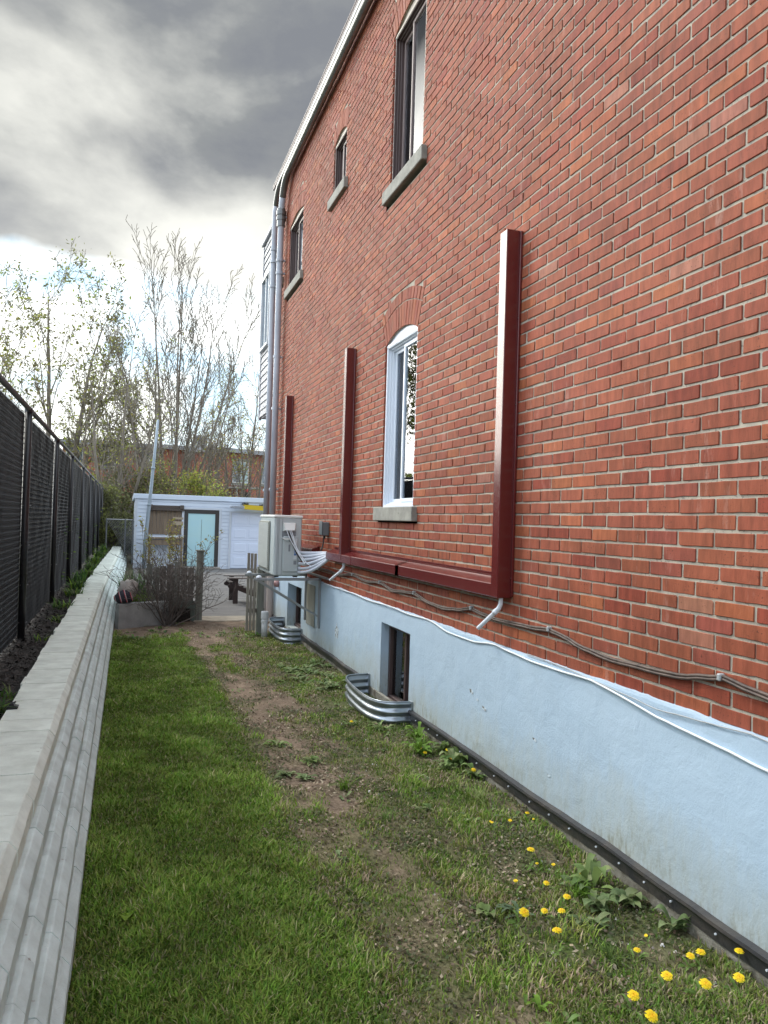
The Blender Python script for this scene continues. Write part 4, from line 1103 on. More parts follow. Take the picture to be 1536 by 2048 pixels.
q=MB(); q.box((a_+b_)/2-.004,(a_+b_)/2+.004,GY-.006,GY-.002,.5,d_-.3); q.build('panel_joint',dkm,dr)
q=MB(); q.box(a_-.02,b_+.05,GY-.3,GY-.03,-.02,.04,.005); q.build('door_step',mat('door_step',(.3,.28,.25),.8),ga)
# overhead door
a_,b_,c_,d_=gop[2]
q=MB(); od=mat('overhead_door_white',(.68,.77,.92),.4)
n=4; hh=(d_-0)/n
for k in range(n):
    q.box(a_+.002,b_-.002,GY+.0,GY+.03,k*hh+.004,(k+1)*hh-.004,.004)
    for m in range(6):
        x=a_+.10+m*.46; q.box(x,x+.36,GY-.010,GY-.001,k*hh+.09,(k+1)*hh-.09,.008)
q.box(a_+.002,b_-.002,GY+.012,GY+.032,0,d_)
q.build('overhead_door',od,ga)
# boarded window with shelf
a_,b_,c_,d_=gop[0]
q=MB(); x=a_+.002
while x<b_-.05:
    w_=min(.11,b_-x-.003); q.box(x,x+w_-.006,GY-.004,GY+.03,c_,d_-.12,.002); x+=.11
bw_=q.build('boarded_window',wood_b,ga)
q=MB(); q.box(a_-.02,b_+.04,GY-.10,GY+.02,d_-.12,d_-.06,.005); q.box(a_-.01,a_+.10,GY-.12,GY-.0,d_-.06,d_+.06,.01); q.box(b_-.09,b_+.02,GY-.12,GY-.0,d_-.06,d_+.06,.01); q.box(a_,b_,GY-.02,GY+.02,d_-.05,d_+.04); q.build('awning_box',mat('dark_brown_box',(.08,.065,.055),.7),bw_)
q=MB(); q.box(b_-.30,b_+.02,GY-.03,GY-.005,1.30,1.42,.003); q.box(b_-.30,b_+.02,GY-.03,GY-.005,1.48,1.55,.003); q.build('small_sign_board',mat('pale_wood',(.36,.30,.22),.8),bw_)
q=MB(); q.box(a_-.04,b_+.03,GY-.35,GY-.02,.88,.93,.004); q.box(a_-.0,a_+.06,GY-.33,GY-.27,-.05,.88,.004); q.box(b_-.06,b_,GY-.33,GY-.27,-.05,.88,.004); q.box(a_,b_,GY-.32,GY-.28,.70,.86,.004)
tag(q.build('potting_bench',wood_b,loc=((a_+b_)/2,GY-.2,0)),'brown wooden bench under the boarded garage window','bench')
# yellow ladder hung on the garage front
la=thing('ladder','yellow ladder hung sideways along the top of the garage wall','ladder',(4.5,GY-.1,1.9))
ym_=mat('yellow_fibreglass',(.60,.44,.02),.45)
def lad(x,z): return z-(x-3.42)*.045
for dz,yy in ((.0,-.16),(.0,-.50)):
    q=MB(); q.add([(3.42,GY+yy,2.00),(6.4,GY+yy,2.00-.134),(6.4,GY+yy,1.86-.134),(3.42,GY+yy,1.86),(3.42,GY+yy+.03,2.00),(6.4,GY+yy+.03,1.866),(6.4,GY+yy+.03,1.726),(3.42,GY+yy+.03,1.86)],[(0,1,2,3),(4,7,6,5),(0,4,5,1),(3,2,6,7),(0,3,7,4),(1,5,6,2)]); ra_=q.build('rail',ym_,la)
q=MB()
for k in range(10): x=3.55+k*.3; z=lad(x,1.93); q.tube([(x,GY-.49,z),(x,GY-.14,z)],.016,6)
q.build('rung',MAT['bracket'],la)
q=MB(); q.prism([(3.02,1.955),(3.42,1.955),(3.42,1.87),(3.02,1.90)],'y',GY-.50,GY-.12); plate=q.build('end_plate',mat('grey_ladder_end',(.42,.46,.52),.5),la)
tcu=bpy.data.curves.new('lettering','FONT'); tcu.body='WERNER'; tcu.size=.105; tcu.extrude=.001; tcu.align_x='LEFT'
tob=bpy.data.objects.new('tmp',tcu); COL.objects.link(tob); bpy.context.view_layer.update()
tm=bpy.data.meshes.new_from_object(tob.evaluated_get(bpy.context.evaluated_depsgraph_get())); bpy.data.objects.remove(tob)
lt=bpy.data.objects.new('lettering',tm); COL.objects.link(lt); lt.parent=plate; lt.location=Vector((3.02,GY-.504,1.885))-Vector((4.5,GY-.1,1.9)); lt.rotation_euler=(R_(90),0,0); lt.scale=(.92,.8,1)
tm.materials.clear(); tm.materials.append(MAT['sticker_grey'])
q=MB()
for x in (3.40,3.50,3.95): q.box(x,x+.05,GY-.52,GY-.02,lad(x,2.005),lad(x,2.05),.004)
q.build('hook',MAT['black'],la)
# leaning mast
q=MB(); q.tube([(.50,24.0,-.05),(.56,24.0,1.2),(.64,24.0,2.3),(.70,24.0,3.2),(.78,24.0,4.45)],[.055,.055,.05,.042,.036],10)
for z,x in ((1.9,.605),(3.0,.685)): q.tube([(x,24.0,z-.03),(x+.003,24.0,z+.03)],.062,10)
tag(q.build('metal_mast',mat('blue_grey_metal',(.27,.33,.38),.5,.2),loc=(.5,24.0,0),smooth=True),'leaning blue grey metal pole in front of the garage corner','pole')
# thin wire fence beyond, left of the garage
q=thing('wire_fence','low rusty wire mesh fence between the black fence and the garage','fence',(-.2,26,.1))
m_=MB()
for x in (-.62,-.05,.18): m_.tube([(x,26,0),(x,26,1.45)],.025,6)
m_.tube([(-.62,26,1.42),(.2,26,1.42)],.016,6); m_.build('frame',MAT['bracket'],q)
m_=MB()
for k in range(16):
    for sg in (1,-1):
        x0=-.62+k*.05; m_.tube([(x0,26,.1 if sg>0 else 1.4),(min(.2,x0+.8),26,(.1+1.3*(min(.2,x0+.8)-x0)/.8) if sg>0 else (1.4-1.3*(min(.2,x0+.8)-x0)/.8))],.004,3,caps=False)
m_.build('wire_mesh',MAT['bracket'],q)

# ================================================================== FAR BRICK BUILDINGS
fbm_=proc_brick('far_brick',(.42,.13,.075),(.35,.10,.06),(.33,.24,.19),.25,.08)
fwin=mat('far_glass',(.05,.075,.085),.08,ior=2.0); fwin2=mat('far_glass_bright',(.30,.42,.42),.15,ior=1.8)
ftrim=mat('far_white_trim',(.55,.56,.54),.5); froof=mat('far_roof_edge',(.30,.31,.33),.6)
def far_building(label,ox,oy,ang,w_,d_,h_,wins,chim=None,canopy=None):
    t=thing('apartment_block',label,'building',(ox,oy,0),rz=R_(ang))
    def bl(q,n,m,p=t): return q.build(n,m,None,loc=None) if False else _child(q,n,m,p)
    q=MB(); q.box(0,w_,0,d_,-.2,h_); wl_=bl(q,'wall',fbm_)
    q=MB(); q.box(-.25,w_+.05,-.4,d_+.2,h_,h_+.20,.01); q.box(-.25,w_+.05,-.42,-.40,h_-.06,h_+.22); rf=bl(q,'roof',froof)
    for (x,z,ww,hh,br_) in wins:
        q=MB(); q.box(x,x+.07,-.05,.02,z,z+hh); q.box(x+ww-.07,x+ww,-.05,.02,z,z+hh); q.box(x+.07,x+ww-.07,-.05,.02,z,z+.07); q.box(x+.07,x+ww-.07,-.05,.02,z+hh-.07,z+hh); q.box(x+ww/2-.03,x+ww/2+.03,-.045,.02,z+.07,z+hh-.07)
        f_=bl(q,'window',ftrim)
        q=MB(); q.box(x+.07,x+ww/2-.03,-.03,-.01,z+.07,z+hh-.07); bl(q,'pane',fwin,f_)
        q=MB(); q.box(x+ww/2+.03,x+ww-.07,-.03,-.01,z+.07,z+hh-.07); bl(q,'pane',fwin2 if br_ else fwin,f_)
        q=MB(); q.box(x-.1,x+ww+.1,-.08,-.002,z-.17,z-.002); bl(q,'sill',MAT['stone'],f_)
        q=MB(); q.box(x-.1,x+ww+.1,-.03,-.002,z+hh+.002,z+hh+.2); bl(q,'lintel',MAT['stone'],f_)
    if chim:
        q=MB(); q.box(chim,chim+.9,.6,1.4,h_+.2,h_+1.0); q.box(chim-.05,chim+.95,.55,1.45,h_+1.0,h_+1.1); bl(q,'chimney',froof)
    if canopy:
        q=MB(); q.box(canopy,canopy+2.0,-1.2,-.01,3.5,3.62); q.box(canopy+.1,canopy+.2,-1.15,-1.05,-.2,3.5); bl(q,'canopy',mat('canopy',(.35,.35,.33),.6))
    return t
def _child(q,n,m,p):
    o_=q.build(n,m,None,loc=None); o_.parent=p; return o_
far_building('long flat roofed red brick apartment block behind the trees',-4.2,55,0,10.2,9,6.2,[(2.35,4.75,1.0,1.5,False),(4.9,5.1,1.25,1.15,False),(8.1,4.3,.85,1.9,True),(.2,4.9,1.1,1.2,False),(2.4,1.6,1.1,1.3,False),(5.2,1.6,1.1,1.3,False)],chim=8.5)
far_building('red brick apartment block with white framed windows at the right',5.6,51.5,25,9,9,5.95,[(1.05,3.9,1.25,1.45,True),(3.35,3.95,1.25,1.3,True),(3.2,1.1,1.3,1.35,False),(6,4.0,1.2,1.3,True)],canopy=.6)
t=thing('bird_feeder','dark hanging ornament with a red top in front of a far window','ornament',(7.1,49.0,2.6))
q=MB(); q.lathe([(.0001,3.45),(.13,3.40),(.15,3.25),(.05,3.2),(.0001,3.2)],7.1,49,10); q.build('red_top',mat('red_paint',(.45,.04,.03),.5),t)
q=MB(); q.lathe([(.03,3.2),(.17,3.1),(.15,2.9),(.07,2.8),(.08,2.3),(.03,2.2),(.03,0)],7.1,49,8); q.build('dark_body',MAT['black'],t)

# ================================================================== TREES
# tall bare vase shaped tree
r=random.Random(2); st=[]
for k,(dx,tl,ln) in enumerate(((0,.0,15.5),(.15,.05,14.2),(-.2,-.06,15.8),(.3,.14,14),(-.35,-.20,11.8),(.5,.24,12.6),(-.5,-.36,10.2),(.6,.38,10.5),(.2,.10,12.5),(-.1,-.12,13),(-.55,-.62,7.6),(.65,.62,7.5))):
    st.append((dx*.8,r.uniform(-.3,.3),(tl,r.uniform(-.12,.12),1),ln*.98,.062+.004*ln))
tree('bare_tree','tallest tree, leafless with many upright limbs, behind the garage','',st,{}) if False else None
tree('bare_tree','tallest tree, leafless with many upright limbs, rising behind the garage',(2.2,42,0),[(a_,b_,c_,d_*.93,e_) for a_,b_,c_,d_,e_ in st],dict(lv=4,seg=(12,6,5,3),wob=(.028,.05,.08,.12),up=(.03,.10,.08,.04),rmin=.0145,start=(.22,.2,.2,.2),kids=(2,1,1,0),kp=(.68,.95,.85,0),sides=(6,4,3,3),ang=((14,32),(16,36),(20,44),(20,40)),ratio=(.27,.45,.5,.5),rr=.5,taper=.10),OL,.035,.05,1,seed=4,lmul=.05)
tree('budding_tree','broad budding tree with olive young leaves at the far left',(-4.0,41,.0),[(0,0,(-.02,0,1),13.5,.20),(.5,0,(.13,.05,1),12.5,.17),(-.5,.3,(-.24,0,1),11.5,.16),(.9,.2,(.34,.1,1),9.5,.13),(-.8,0,(-.48,0,1),9.5,.13),(1.2,0,(.55,0,1),7.5,.11)],dict(lv=4,seg=(9,7,5,3),wob=(.05,.08,.12,.15),up=(.04,.06,.05,.02),rmin=.0135,start=(.18,.15,.15,.2),kids=(2,1,1,0),kp=(.8,.95,.8,0),sides=(6,4,3,3),ang=((20,44),(22,50),(25,55),(20,40)),ratio=(.34,.5,.5,.5),rr=.5,taper=.10),OL+YG[:1],.095,.16,2,seed=8,minz=3,lmul=.7)
tree('budding_tree','leaning young tree with olive buds at the left picture edge behind the fence',(-6.3,36,.0),[(0,0,(.10,0,1),9.5,.13),(.3,.2,(.25,0,1),8,.12),(-.3,0,(-.2,0,1),9,.12)],dict(lv=4,seg=(8,6,5,3),wob=(.06,.1,.13,.15),up=(.04,.06,.05,.02),rmin=.0135,start=(.25,.2,.15,.2),kids=(1,2,1,0),kp=(.95,.6,.75,0),sides=(6,4,3,3),ang=((20,50),(22,50),(25,55),(20,40)),ratio=(.42,.5,.45,.5),rr=.5,taper=.1),OL+YG,.085,.15,2,seed=15,minz=2,lmul=.6)
slim=dict(lv=4,seg=(9,6,5,3),wob=(.04,.08,.12,.15),up=(.04,.06,.05,.02),rmin=.012,start=(.15,.15,.15,.2),kids=(1,1,1,0),kp=(1,.9,.75,0),sides=(6,4,3,3),ang=((20,46),(22,48),(25,55),(20,40)),ratio=(.36,.5,.5,.5),rr=.5,taper=.10)
tree('forked_tree','slim tree forking low just beyond the end of the black fence',(-.50,33,0),[(0,0,(.02,0,1),3.8,.20),(0,0,(.03,0,1),8.2,.12),(.05,0,(.30,0,1),7.2,.10),(-.05,0,(-.28,0,1),7.6,.10)],slim,OL+YG,.05,.12,2,seed=31,minz=3.5,lmul=.3)
tree('slender_tree','slender leafy sapling between the forked tree and the tallest tree',(.55,37,0),[(0,0,(.0,0,1),8.2,.08),(.3,0,(.12,0,1),7.0,.07)],slim,YG+OL,.05,.14,2,seed=37,minz=3,lmul=.28)
tree('slender_tree','small two stemmed tree with yellow green leaves left of the tallest tree',(-1.9,39,0),[(0,0,(-.05,0,1),7.4,.09),(.4,0,(.15,0,1),6.6,.08)],slim,YG,.06,.16,2,seed=41,minz=3,lmul=.4)
tree('orange_leaf_tree','small tree with yellow and orange young leaves before the right brick block',(5.75,46,0),[(0,0,(-.02,0,1),7.6,.13),(.1,0,(.2,0,1),7.2,.1),(-.1,0,(-.28,0,1),6.8,.1)],slim,YG+OR,.07,.18,3,seed=44,minz=2.4,lmul=.3)
tree('orange_leaf_tree','thin tree with sparse orange buds nearest the grey rain pipes',(7.0,46.5,0),[(0,0,(.0,0,1),10.2,.12),(.1,0,(.14,0,1),8.4,.1),(-.1,0,(-.18,0,1),8.6,.1),(.2,0,(.34,0,1),7.0,.08)],slim,YG+OR,.055,.16,2,seed=47,minz=2.6,lmul=.25)
tree('slender_tree','fine twigged tree right of the tallest tree above the far roof',(4.5,48,0),[(0,0,(.0,0,1),9.4,.11),(.1,0,(.2,0,1),8.8,.1),(-.1,0,(-.15,0,1),9,.1)],slim,YG,.06,.16,2,seed=49,minz=4,lmul=.35)
# tree beyond the fence that the windows mirror
tree('side_tree','leafy budding tree behind the black fence outside the left picture edge',(-7.2,27,0),[(0,0,(.05,0,1),8.2,.15),(.1,0,(.22,0,1),7.4,.12),(-.1,0,(-.3,0,1),7.5,.12),(0,.1,(0,.35,1),7.5,.12)],slim,OL+YG[:1],.10,.2,3,seed=52,minz=1.5,lmul=.8)

# overgrown bushes behind the garage and fence end
def bush(name,label,c_,r_,n,cols,size,seed,group=None,twigs=26):
    t=thing(name,label,'bush',(c_[0],c_[1],0),group); rn=np.random.default_rng(seed); rd=random.Random(seed)
    q=MB()
    for _ in range(twigs):
        a_=rd.random()*6.28; tl=rd.random()*.9; p=Vector((c_[0]+rd.uniform(-.3,.3)*r_[0],c_[1]+rd.uniform(-.3,.3)*r_[1],0)); d=Vector((math.cos(a_)*tl*r_[0],math.sin(a_)*tl*r_[1],r_[2]*2*rd.uniform(.7,1.05))); pts=[]
        for k in range(7):
            u=k/6; pts.append(tuple(p+d*u+Vector((rd.gauss(0,.06),rd.gauss(0,.06),0))*u*r_[0]))
        q.tube(pts,[.03*(1-.8*k/6) for k in range(7)],4,caps=False)
    q.build('stems',bark_d,t)
    # clumps
    nc_=46; cl=rn.normal(0,1,(nc_,3)); cl/=np.linalg.norm(cl,axis=1,keepdims=True); cl*=(rn.random((nc_,1))**.45)
    cl=cl*np.array(r_)+np.array((0,0,r_[2])); cs=.22+.25*rn.random(nc_)
    ci=rn.integers(0,nc_,n); P=cl[ci]+rn.normal(0,1,(n,3))*cs[ci][:,None]*min(r_)*.55; P=P[P[:,2]>.05]
    cc=np.array(cols)[rn.integers(0,len(cols),nc_)]
    V,C=leaf_quads([tuple(p) for p in P],.01,size,[(1,1,1)],1,rn)
    C=C*np.repeat(cc[ci][:len(P)],4,0)
    np_mesh('leaves',V,np.arange(len(V)).reshape(-1,4),leaf_m,C,t)
DK=[(.10,.105,.045),(.13,.14,.055),(.17,.15,.08),(.20,.22,.06)]
MD=[(.27,.30,.07),(.20,.20,.08),(.34,.36,.07),(.20,.17,.10)]
bush('overgrown_bush','dark ivy covered thicket at the end of the black fence',(-.9,31.0),(1.0,1.2,1.55),5200,DK,.06,1)
bush('overgrown_bush','dim thicket filling the gap left of the garage',(.0,33.5),(1.0,1.2,1.75),5200,DK,.06,2)
bush('overgrown_bush','grey green brush showing above the garage roof at its left end',(1.15,33.5),(1.0,1.2,1.95),6000,DK+MD,.06,3)
bush('overgrown_bush','yellow green bush above the middle of the garage roof',(2.7,34),(1.1,1.3,1.8),7500,MD+YG,.06,4)
bush('overgrown_bush','darker olive bush above the garage right of its middle',(4.1,35),(1.0,1.2,1.5),5500,MD+DK,.06,5)
bush('overgrown_bush','tangled olive hedge behind the black fence',(-3.3,37),(2.2,1.4,2.0),6000,MD,.075,6)
bush('overgrown_bush','yellow green thicket in front of the long brick block left of the pole',(.3,40),(1.5,1.3,1.35),4000,MD+YG,.07,8)
bush('overgrown_bush','sparse orange green thicket below the right brick block windows',(5.4,44),(1.0,1.0,1.15),2200,MD+OR,.07,9)
bush('overgrown_bush','light green bushy growth around the base of the tallest tree',(2.7,41),(1.4,1.3,1.7),5000,YG+MD,.07,10)
bush('overgrown_bush','dark brushy undergrowth behind the low wire mesh fence',(-.35,28),(.7,.8,.9),4200,DK,.05,11)
bush('overgrown_bush','taller green hedge in front of the long brick block',(-1.0,44),(2.0,1.4,1.15),4000,MD+DK,.08,7)
# ivy shoots along the fence foot
tag(blades((-.73,13.5,.45),60,.25,.12,DG,.02,8).build('fence_weed',leaf_m,loc=(-.73,13.5,.45)),'dense green weed at the fence foot near the third post','weed','weeds along the fence foot')
for k_,(wx,wy,wh,wn,wl_) in enumerate(((-.66,4.75,.13,26,'ragged weed leaning over the wall cap beside the black plastic piece'),(-.66,5.1,.10,16,'thin pale weed at the wall cap edge nearest the camera'),(-.68,7.3,.10,16,'small yellowish weed on the mulch near the first post'),(-.66,8.6,.12,20,'weed tuft spilling over the cap between the first two posts'),(-.70,9.8,.14,40,'green weed by the second post'),(-.66,11.2,.15,60,'leafy weed just past the second post'),(-.66,12.2,.18,90,'bushy green weed before the third post'),(-.66,14.6,.20,90,'thick green weed after the third post'),(-.66,16.4,.22,90,'thick green weed by the fourth post'),(-.66,18.5,.24,90,'bushy weed by the fifth post'),(-.64,21,.26,90,'weed tuft near the sixth post'),(-.62,24,.28,90,'weed tuft near the far end of the mulch strip'))):
    sp_=.05 if wy<9 else .11
    tag(blades((wx,wy,.46),wn,wh*1.3,sp_,DG+LG[:1]+[(.12,.15,.05)],.012 if wy<9 else .02,800+k_,lean=1.1).build('fence_weed',leaf_m,loc=(wx,wy,.46)),wl_,'weed','weeds along the fence foot')
def vine(x,y,z0,z1,seed,n=26):
    r=random.Random(seed); q=MB()
    pts=[(x+.01*r.gauss(0,1),y+.05*r.gauss(0,1),z0+(z1-z0)*k/6) for k in range(7)]; q.tube(pts,.003,4,col=(.05,.04,.03))
    for _ in range(n):
        p=r.choice(pts); cx_,cy_,cz_=p[0]+r.uniform(0,.07),p[1]+r.gauss(0,.07),p[2]+r.gauss(0,.05); s_=r.uniform(.015,.035); a_=r.random()*6.28; b_=r.uniform(-.5,.5)
        c_=np.array(r.choice(DG+LG[:1]))*r.uniform(.6,1.1)
        q.add([(cx_-s_*math.cos(a_),cy_-s_*math.sin(a_),cz_),(cx_+s_*.5,cy_,cz_+s_*b_),(cx_+s_*math.cos(a_),cy_+s_*math.sin(a_),cz_-s_*.4),(cx_-s_*.5,cy_,cz_-s_*b_)],[(0,1,2,3)],tuple(c_))
    return q
for k,(y,h_,lab) in enumerate(((11.1,1.35,'young green creeper climbing the black fence after the second visible post'),(13.3,1.45,'small leafy creeper on the black fence by the third visible post'),(16.5,1.2,'sparse creeper on the far part of the black fence'),(20.5,1.25,'leafy shoots against the farthest fence bays'))):
    tag(vine(-.80,y,.46,h_,60+k,34 if k!=1 else 22).build('creeper',leaf_m,loc=(-.8,y,.46)),lab,'creeper','creepers on the fence')

# ================================================================== GRASS, WEEDS, DANDELIONS
def grass(n,xr,yr,seed,dens,hh=(.018,.040),wd=.0022,straw=.15,zf=gz,ydist=1.0):
    rg=np.random.default_rng(seed); X_=[];Y_=[];D_=[]
    while len(X_)<n:
        x=xr[0]+(xr[1]-xr[0])*rg.random(); y=yr[0]+(yr[1]-yr[0])*rg.random()**ydist
        d=dirt(x,y)
        if rg.random()<dens(x,y,d): X_.append(x);Y_.append(y);D_.append(d)
    X_=np.array(X_);Y_=np.array(Y_);D_=np.array(D_); m=len(X_)
    Z_=np.array([zf(x,y) for x,y in zip(X_,Y_)])
    lush=np.array([max(0,fns(x*3.1,y*2.2,20)+.35) for x,y in zip(X_,Y_)])
    h=(hh[0]+(hh[1]-hh[0])*rg.random(m)**1.4)*(1-.45*D_)*(.6+.8*lush)
    a=rg.random(m)*2*math.pi; le=h*(.25+.95*rg.random(m)); w_=wd*(.6+.8*rg.random(m))*(1+.10*Y_)
    ca,sa=np.cos(a),np.sin(a)
    V=np.zeros((m,5,3))
    V[:,0]=np.stack([X_-sa*w_,Y_+ca*w_,Z_-.003],1); V[:,1]=np.stack([X_+sa*w_,Y_-ca*w_,Z_-.003],1)
    mx,my,mz=X_+ca*le*.35,Y_+sa*le*.35,Z_+h*.62
    V[:,2]=np.stack([mx+sa*w_*.8,my-ca*w_*.8,mz],1); V[:,3]=np.stack([mx-sa*w_*.8,my+ca*w_*.8,mz],1)
    V[:,4]=np.stack([X_+ca*le,Y_+sa*le,Z_+h*.95],1)
    idx=np.arange(m)[:,None]*5
    F=np.concatenate([idx+np.array([[0,1,2]]),idx+np.array([[0,2,3]]),idx+np.array([[3,2,4]])])
    gr=np.array([[.17,.31,.036],[.115,.24,.030],[.22,.34,.048],[.25,.31,.07]])[rg.integers(0,4,m)]
    st_=rg.random(m)<(straw*(.5+.9*(X_>.85))+.35*D_*(rg.random(m)<.6)+.10*np.clip(.4-lush,0,1))
    gr[st_]=np.array([.36,.355,.17])*(.7+.6*rg.random((st_.sum(),1)))
    olive=np.array([max(0,min(1,.5+1.6*fns(x*4.5,y*3.2,27))) for x,y in zip(X_,Y_)])[:,None]*(.35+.6*(X_>.85)[:,None])
    gr=gr*(1-olive*.75)+gr*np.array([[1.25,.86,1.5]])*olive*.75
    gr*=(.62+.6*rg.random((m,1)))*(.74+.5*lush[:,None])
    return V.reshape(-1,3),F,np.repeat(gr,5,0)
grass_m=mat('grass_blade',(.1,.15,.03),.6,attr=True,trans=.3,spec=.25)
def lawn_d(x,y,d): 
    base=(1-d)**1.5
    return max(.0,min(1,base*(1.0 if x<.9 else .66+.8*fns(x*2.5,y*2,29))))
for nm,lab,args in (('lawn_grass','short green lawn grass beside the retaining wall',dict(n=155000,xr=(-.13,2.2),yr=(1.7,6.0),seed=1,dens=lawn_d,ydist=1.35)),
                 ('lawn_grass','thinner grass farther along the side yard',dict(n=75000,xr=(-.13,2.2),yr=(6.0,11.6),seed=2,dens=lawn_d,wd=.0026))):
    V,F,C=grass(**args); tag(np_mesh(nm,V,F,grass_m,C),lab,'grass',kind='stuff')
# moss / tiny broad ground cover over the bare soil
def cover_leaves(n,seed,size,colr,yr,dens):
    rg=np.random.default_rng(seed); pts=[]
    while len(pts)<n:
        x=.7+1.5*rg.random(); y=yr[0]+(yr[1]-yr[0])*rg.random()**1.3
        if rg.random()<dens(x,y): pts.append((x,y,gz(x,y)+.004+.010*rg.random()))
    P=np.array(pts); m=len(P); a=rg.random(m)*6.283; s=size*(.5+rg.random(m)); t_=rg.normal(0,.35,m)
    dx=np.stack([np.cos(a)*s,np.sin(a)*s,t_*s],1); dy=np.stack([-np.sin(a)*s*.55,np.cos(a)*s*.55,rg.normal(0,.3,m)*s],1)
    V=np.stack([P-dx,P-dx*.1+dy,P+dx,P-dx*.1-dy],1).reshape(-1,3)
    C=np.array(colr)[rg.integers(0,len(colr),m)]*(.7+.6*rg.random((m,1)))
    return V,np.arange(m*4).reshape(-1,4),np.repeat(C,4,0)
V,F,C=cover_leaves(26000,5,.008,[(.10,.13,.05),(.13,.12,.07),(.16,.15,.09),(.08,.11,.035)],(1.8,9),lambda x,y: max(0,.25+fns(x*3,y*2,33)))
tag(np_mesh('ground_cover',V,F,leaf_m,C),'tiny creeping weeds over the worn soil','ground cover',kind='stuff')
V,F,C=cover_leaves(9000,6,.009,[(.26,.21,.14),(.33,.28,.2),(.18,.13,.09),(.12,.08,.05)],(1.8,11.5),lambda x,y: max(.04,.1+fns(x*2,y*2,35)))
tag(np_mesh('dead_leaf_litter',V,F,mat('litter',(.2,.15,.1),.9,attr=True),C),'scattered dry bits and clippings on the soil','leaf litter',kind='stuff')
# pebbles
q=MB(); r=random.Random(9)
for _ in range(240):
    x,y=r.uniform(1.3,2.12),r.uniform(2.2,6.5) ; s_=r.uniform(.003,.008)*(1.6 if r.random()<.06 else 1); z=gz(x,y); c_=r.choice([(.5,.47,.43),(.4,.36,.33),(.6,.58,.56),(.3,.25,.22)])
    vs=[(x+s_*math.cos(t)*r.uniform(.8,1.2),y+s_*math.sin(t)*r.uniform(.8,1.2),z) for t in (0,1.05,2.1,3.14,4.2,5.2)]+[(x+s_*.5*math.cos(t),y+s_*.5*math.sin(t),z+s_*.8) for t in (0,1.05,2.1,3.14,4.2,5.2)]
    q.add(vs,[tuple(range(6,12))]+[(k,(k+1)%6,(k+1)%6+6,k+6) for k in range(6)],c_)
tag(q.build('pebbles',mat('pebble',(.4,.4,.4),.8,attr=True)),'small pale pebbles scattered near the foundation','pebbles',kind='stuff')

# broadleaf weeds: clumps of real leaves
def leafclump(loc,n,ln,wd,cols,seed,rise=.45,spread=.03,wav=.0,toothed=False):
    r=random.Random(seed); q=MB()
    for i in range(n):
        a_=r.random()*2*math.pi; l=ln*r.uniform(.55,1.15); w_=wd*r.uniform(.7,1.15); ri=rise*r.uniform(.3,1.4); col=np.array(r.choice(cols))*r.uniform(.75,1.25)
        bx,by=loc[0]+r.gauss(0,spread),loc[1]+r.gauss(0,spread); N_=7; vs=[]
        for k in range(N_+1):
            u=k/N_; o_=l*u; z=loc[2]+l*ri*(math.sin(u*2.2)*.75)-.0+.004
            prof=(math.sin(min(1,u*1.02)*math.pi)**.75 if u>.12 else .12)
            if toothed and k%2==1: prof*=.55
            w2=w_*.5*max(.04,prof)
            cx_,cy_=bx+math.cos(a_)*o_,by+math.sin(a_)*o_; f_=w2*.35
            vs+=[(cx_-math.sin(a_)*w2,cy_+math.cos(a_)*w2,z+f_),(cx_,cy_,z),(cx_+math.sin(a_)*w2,cy_-math.cos(a_)*w2,z+f_)]
        F=[]
        for k in range(N_): b0=3*k; F+=[(b0,b0+1,b0+4,b0+3),(b0+1,b0+2,b0+5,b0+4)]
        q.add(vs,F,tuple(col))
    return q
PL=[(.15,.24,.07),(.20,.28,.09),(.13,.19,.06),(.26,.30,.13)]
SG=[(.17,.235,.10),(.14,.20,.08),(.22,.27,.12)]
FR=[(.13,.24,.03),(.17,.29,.04)]
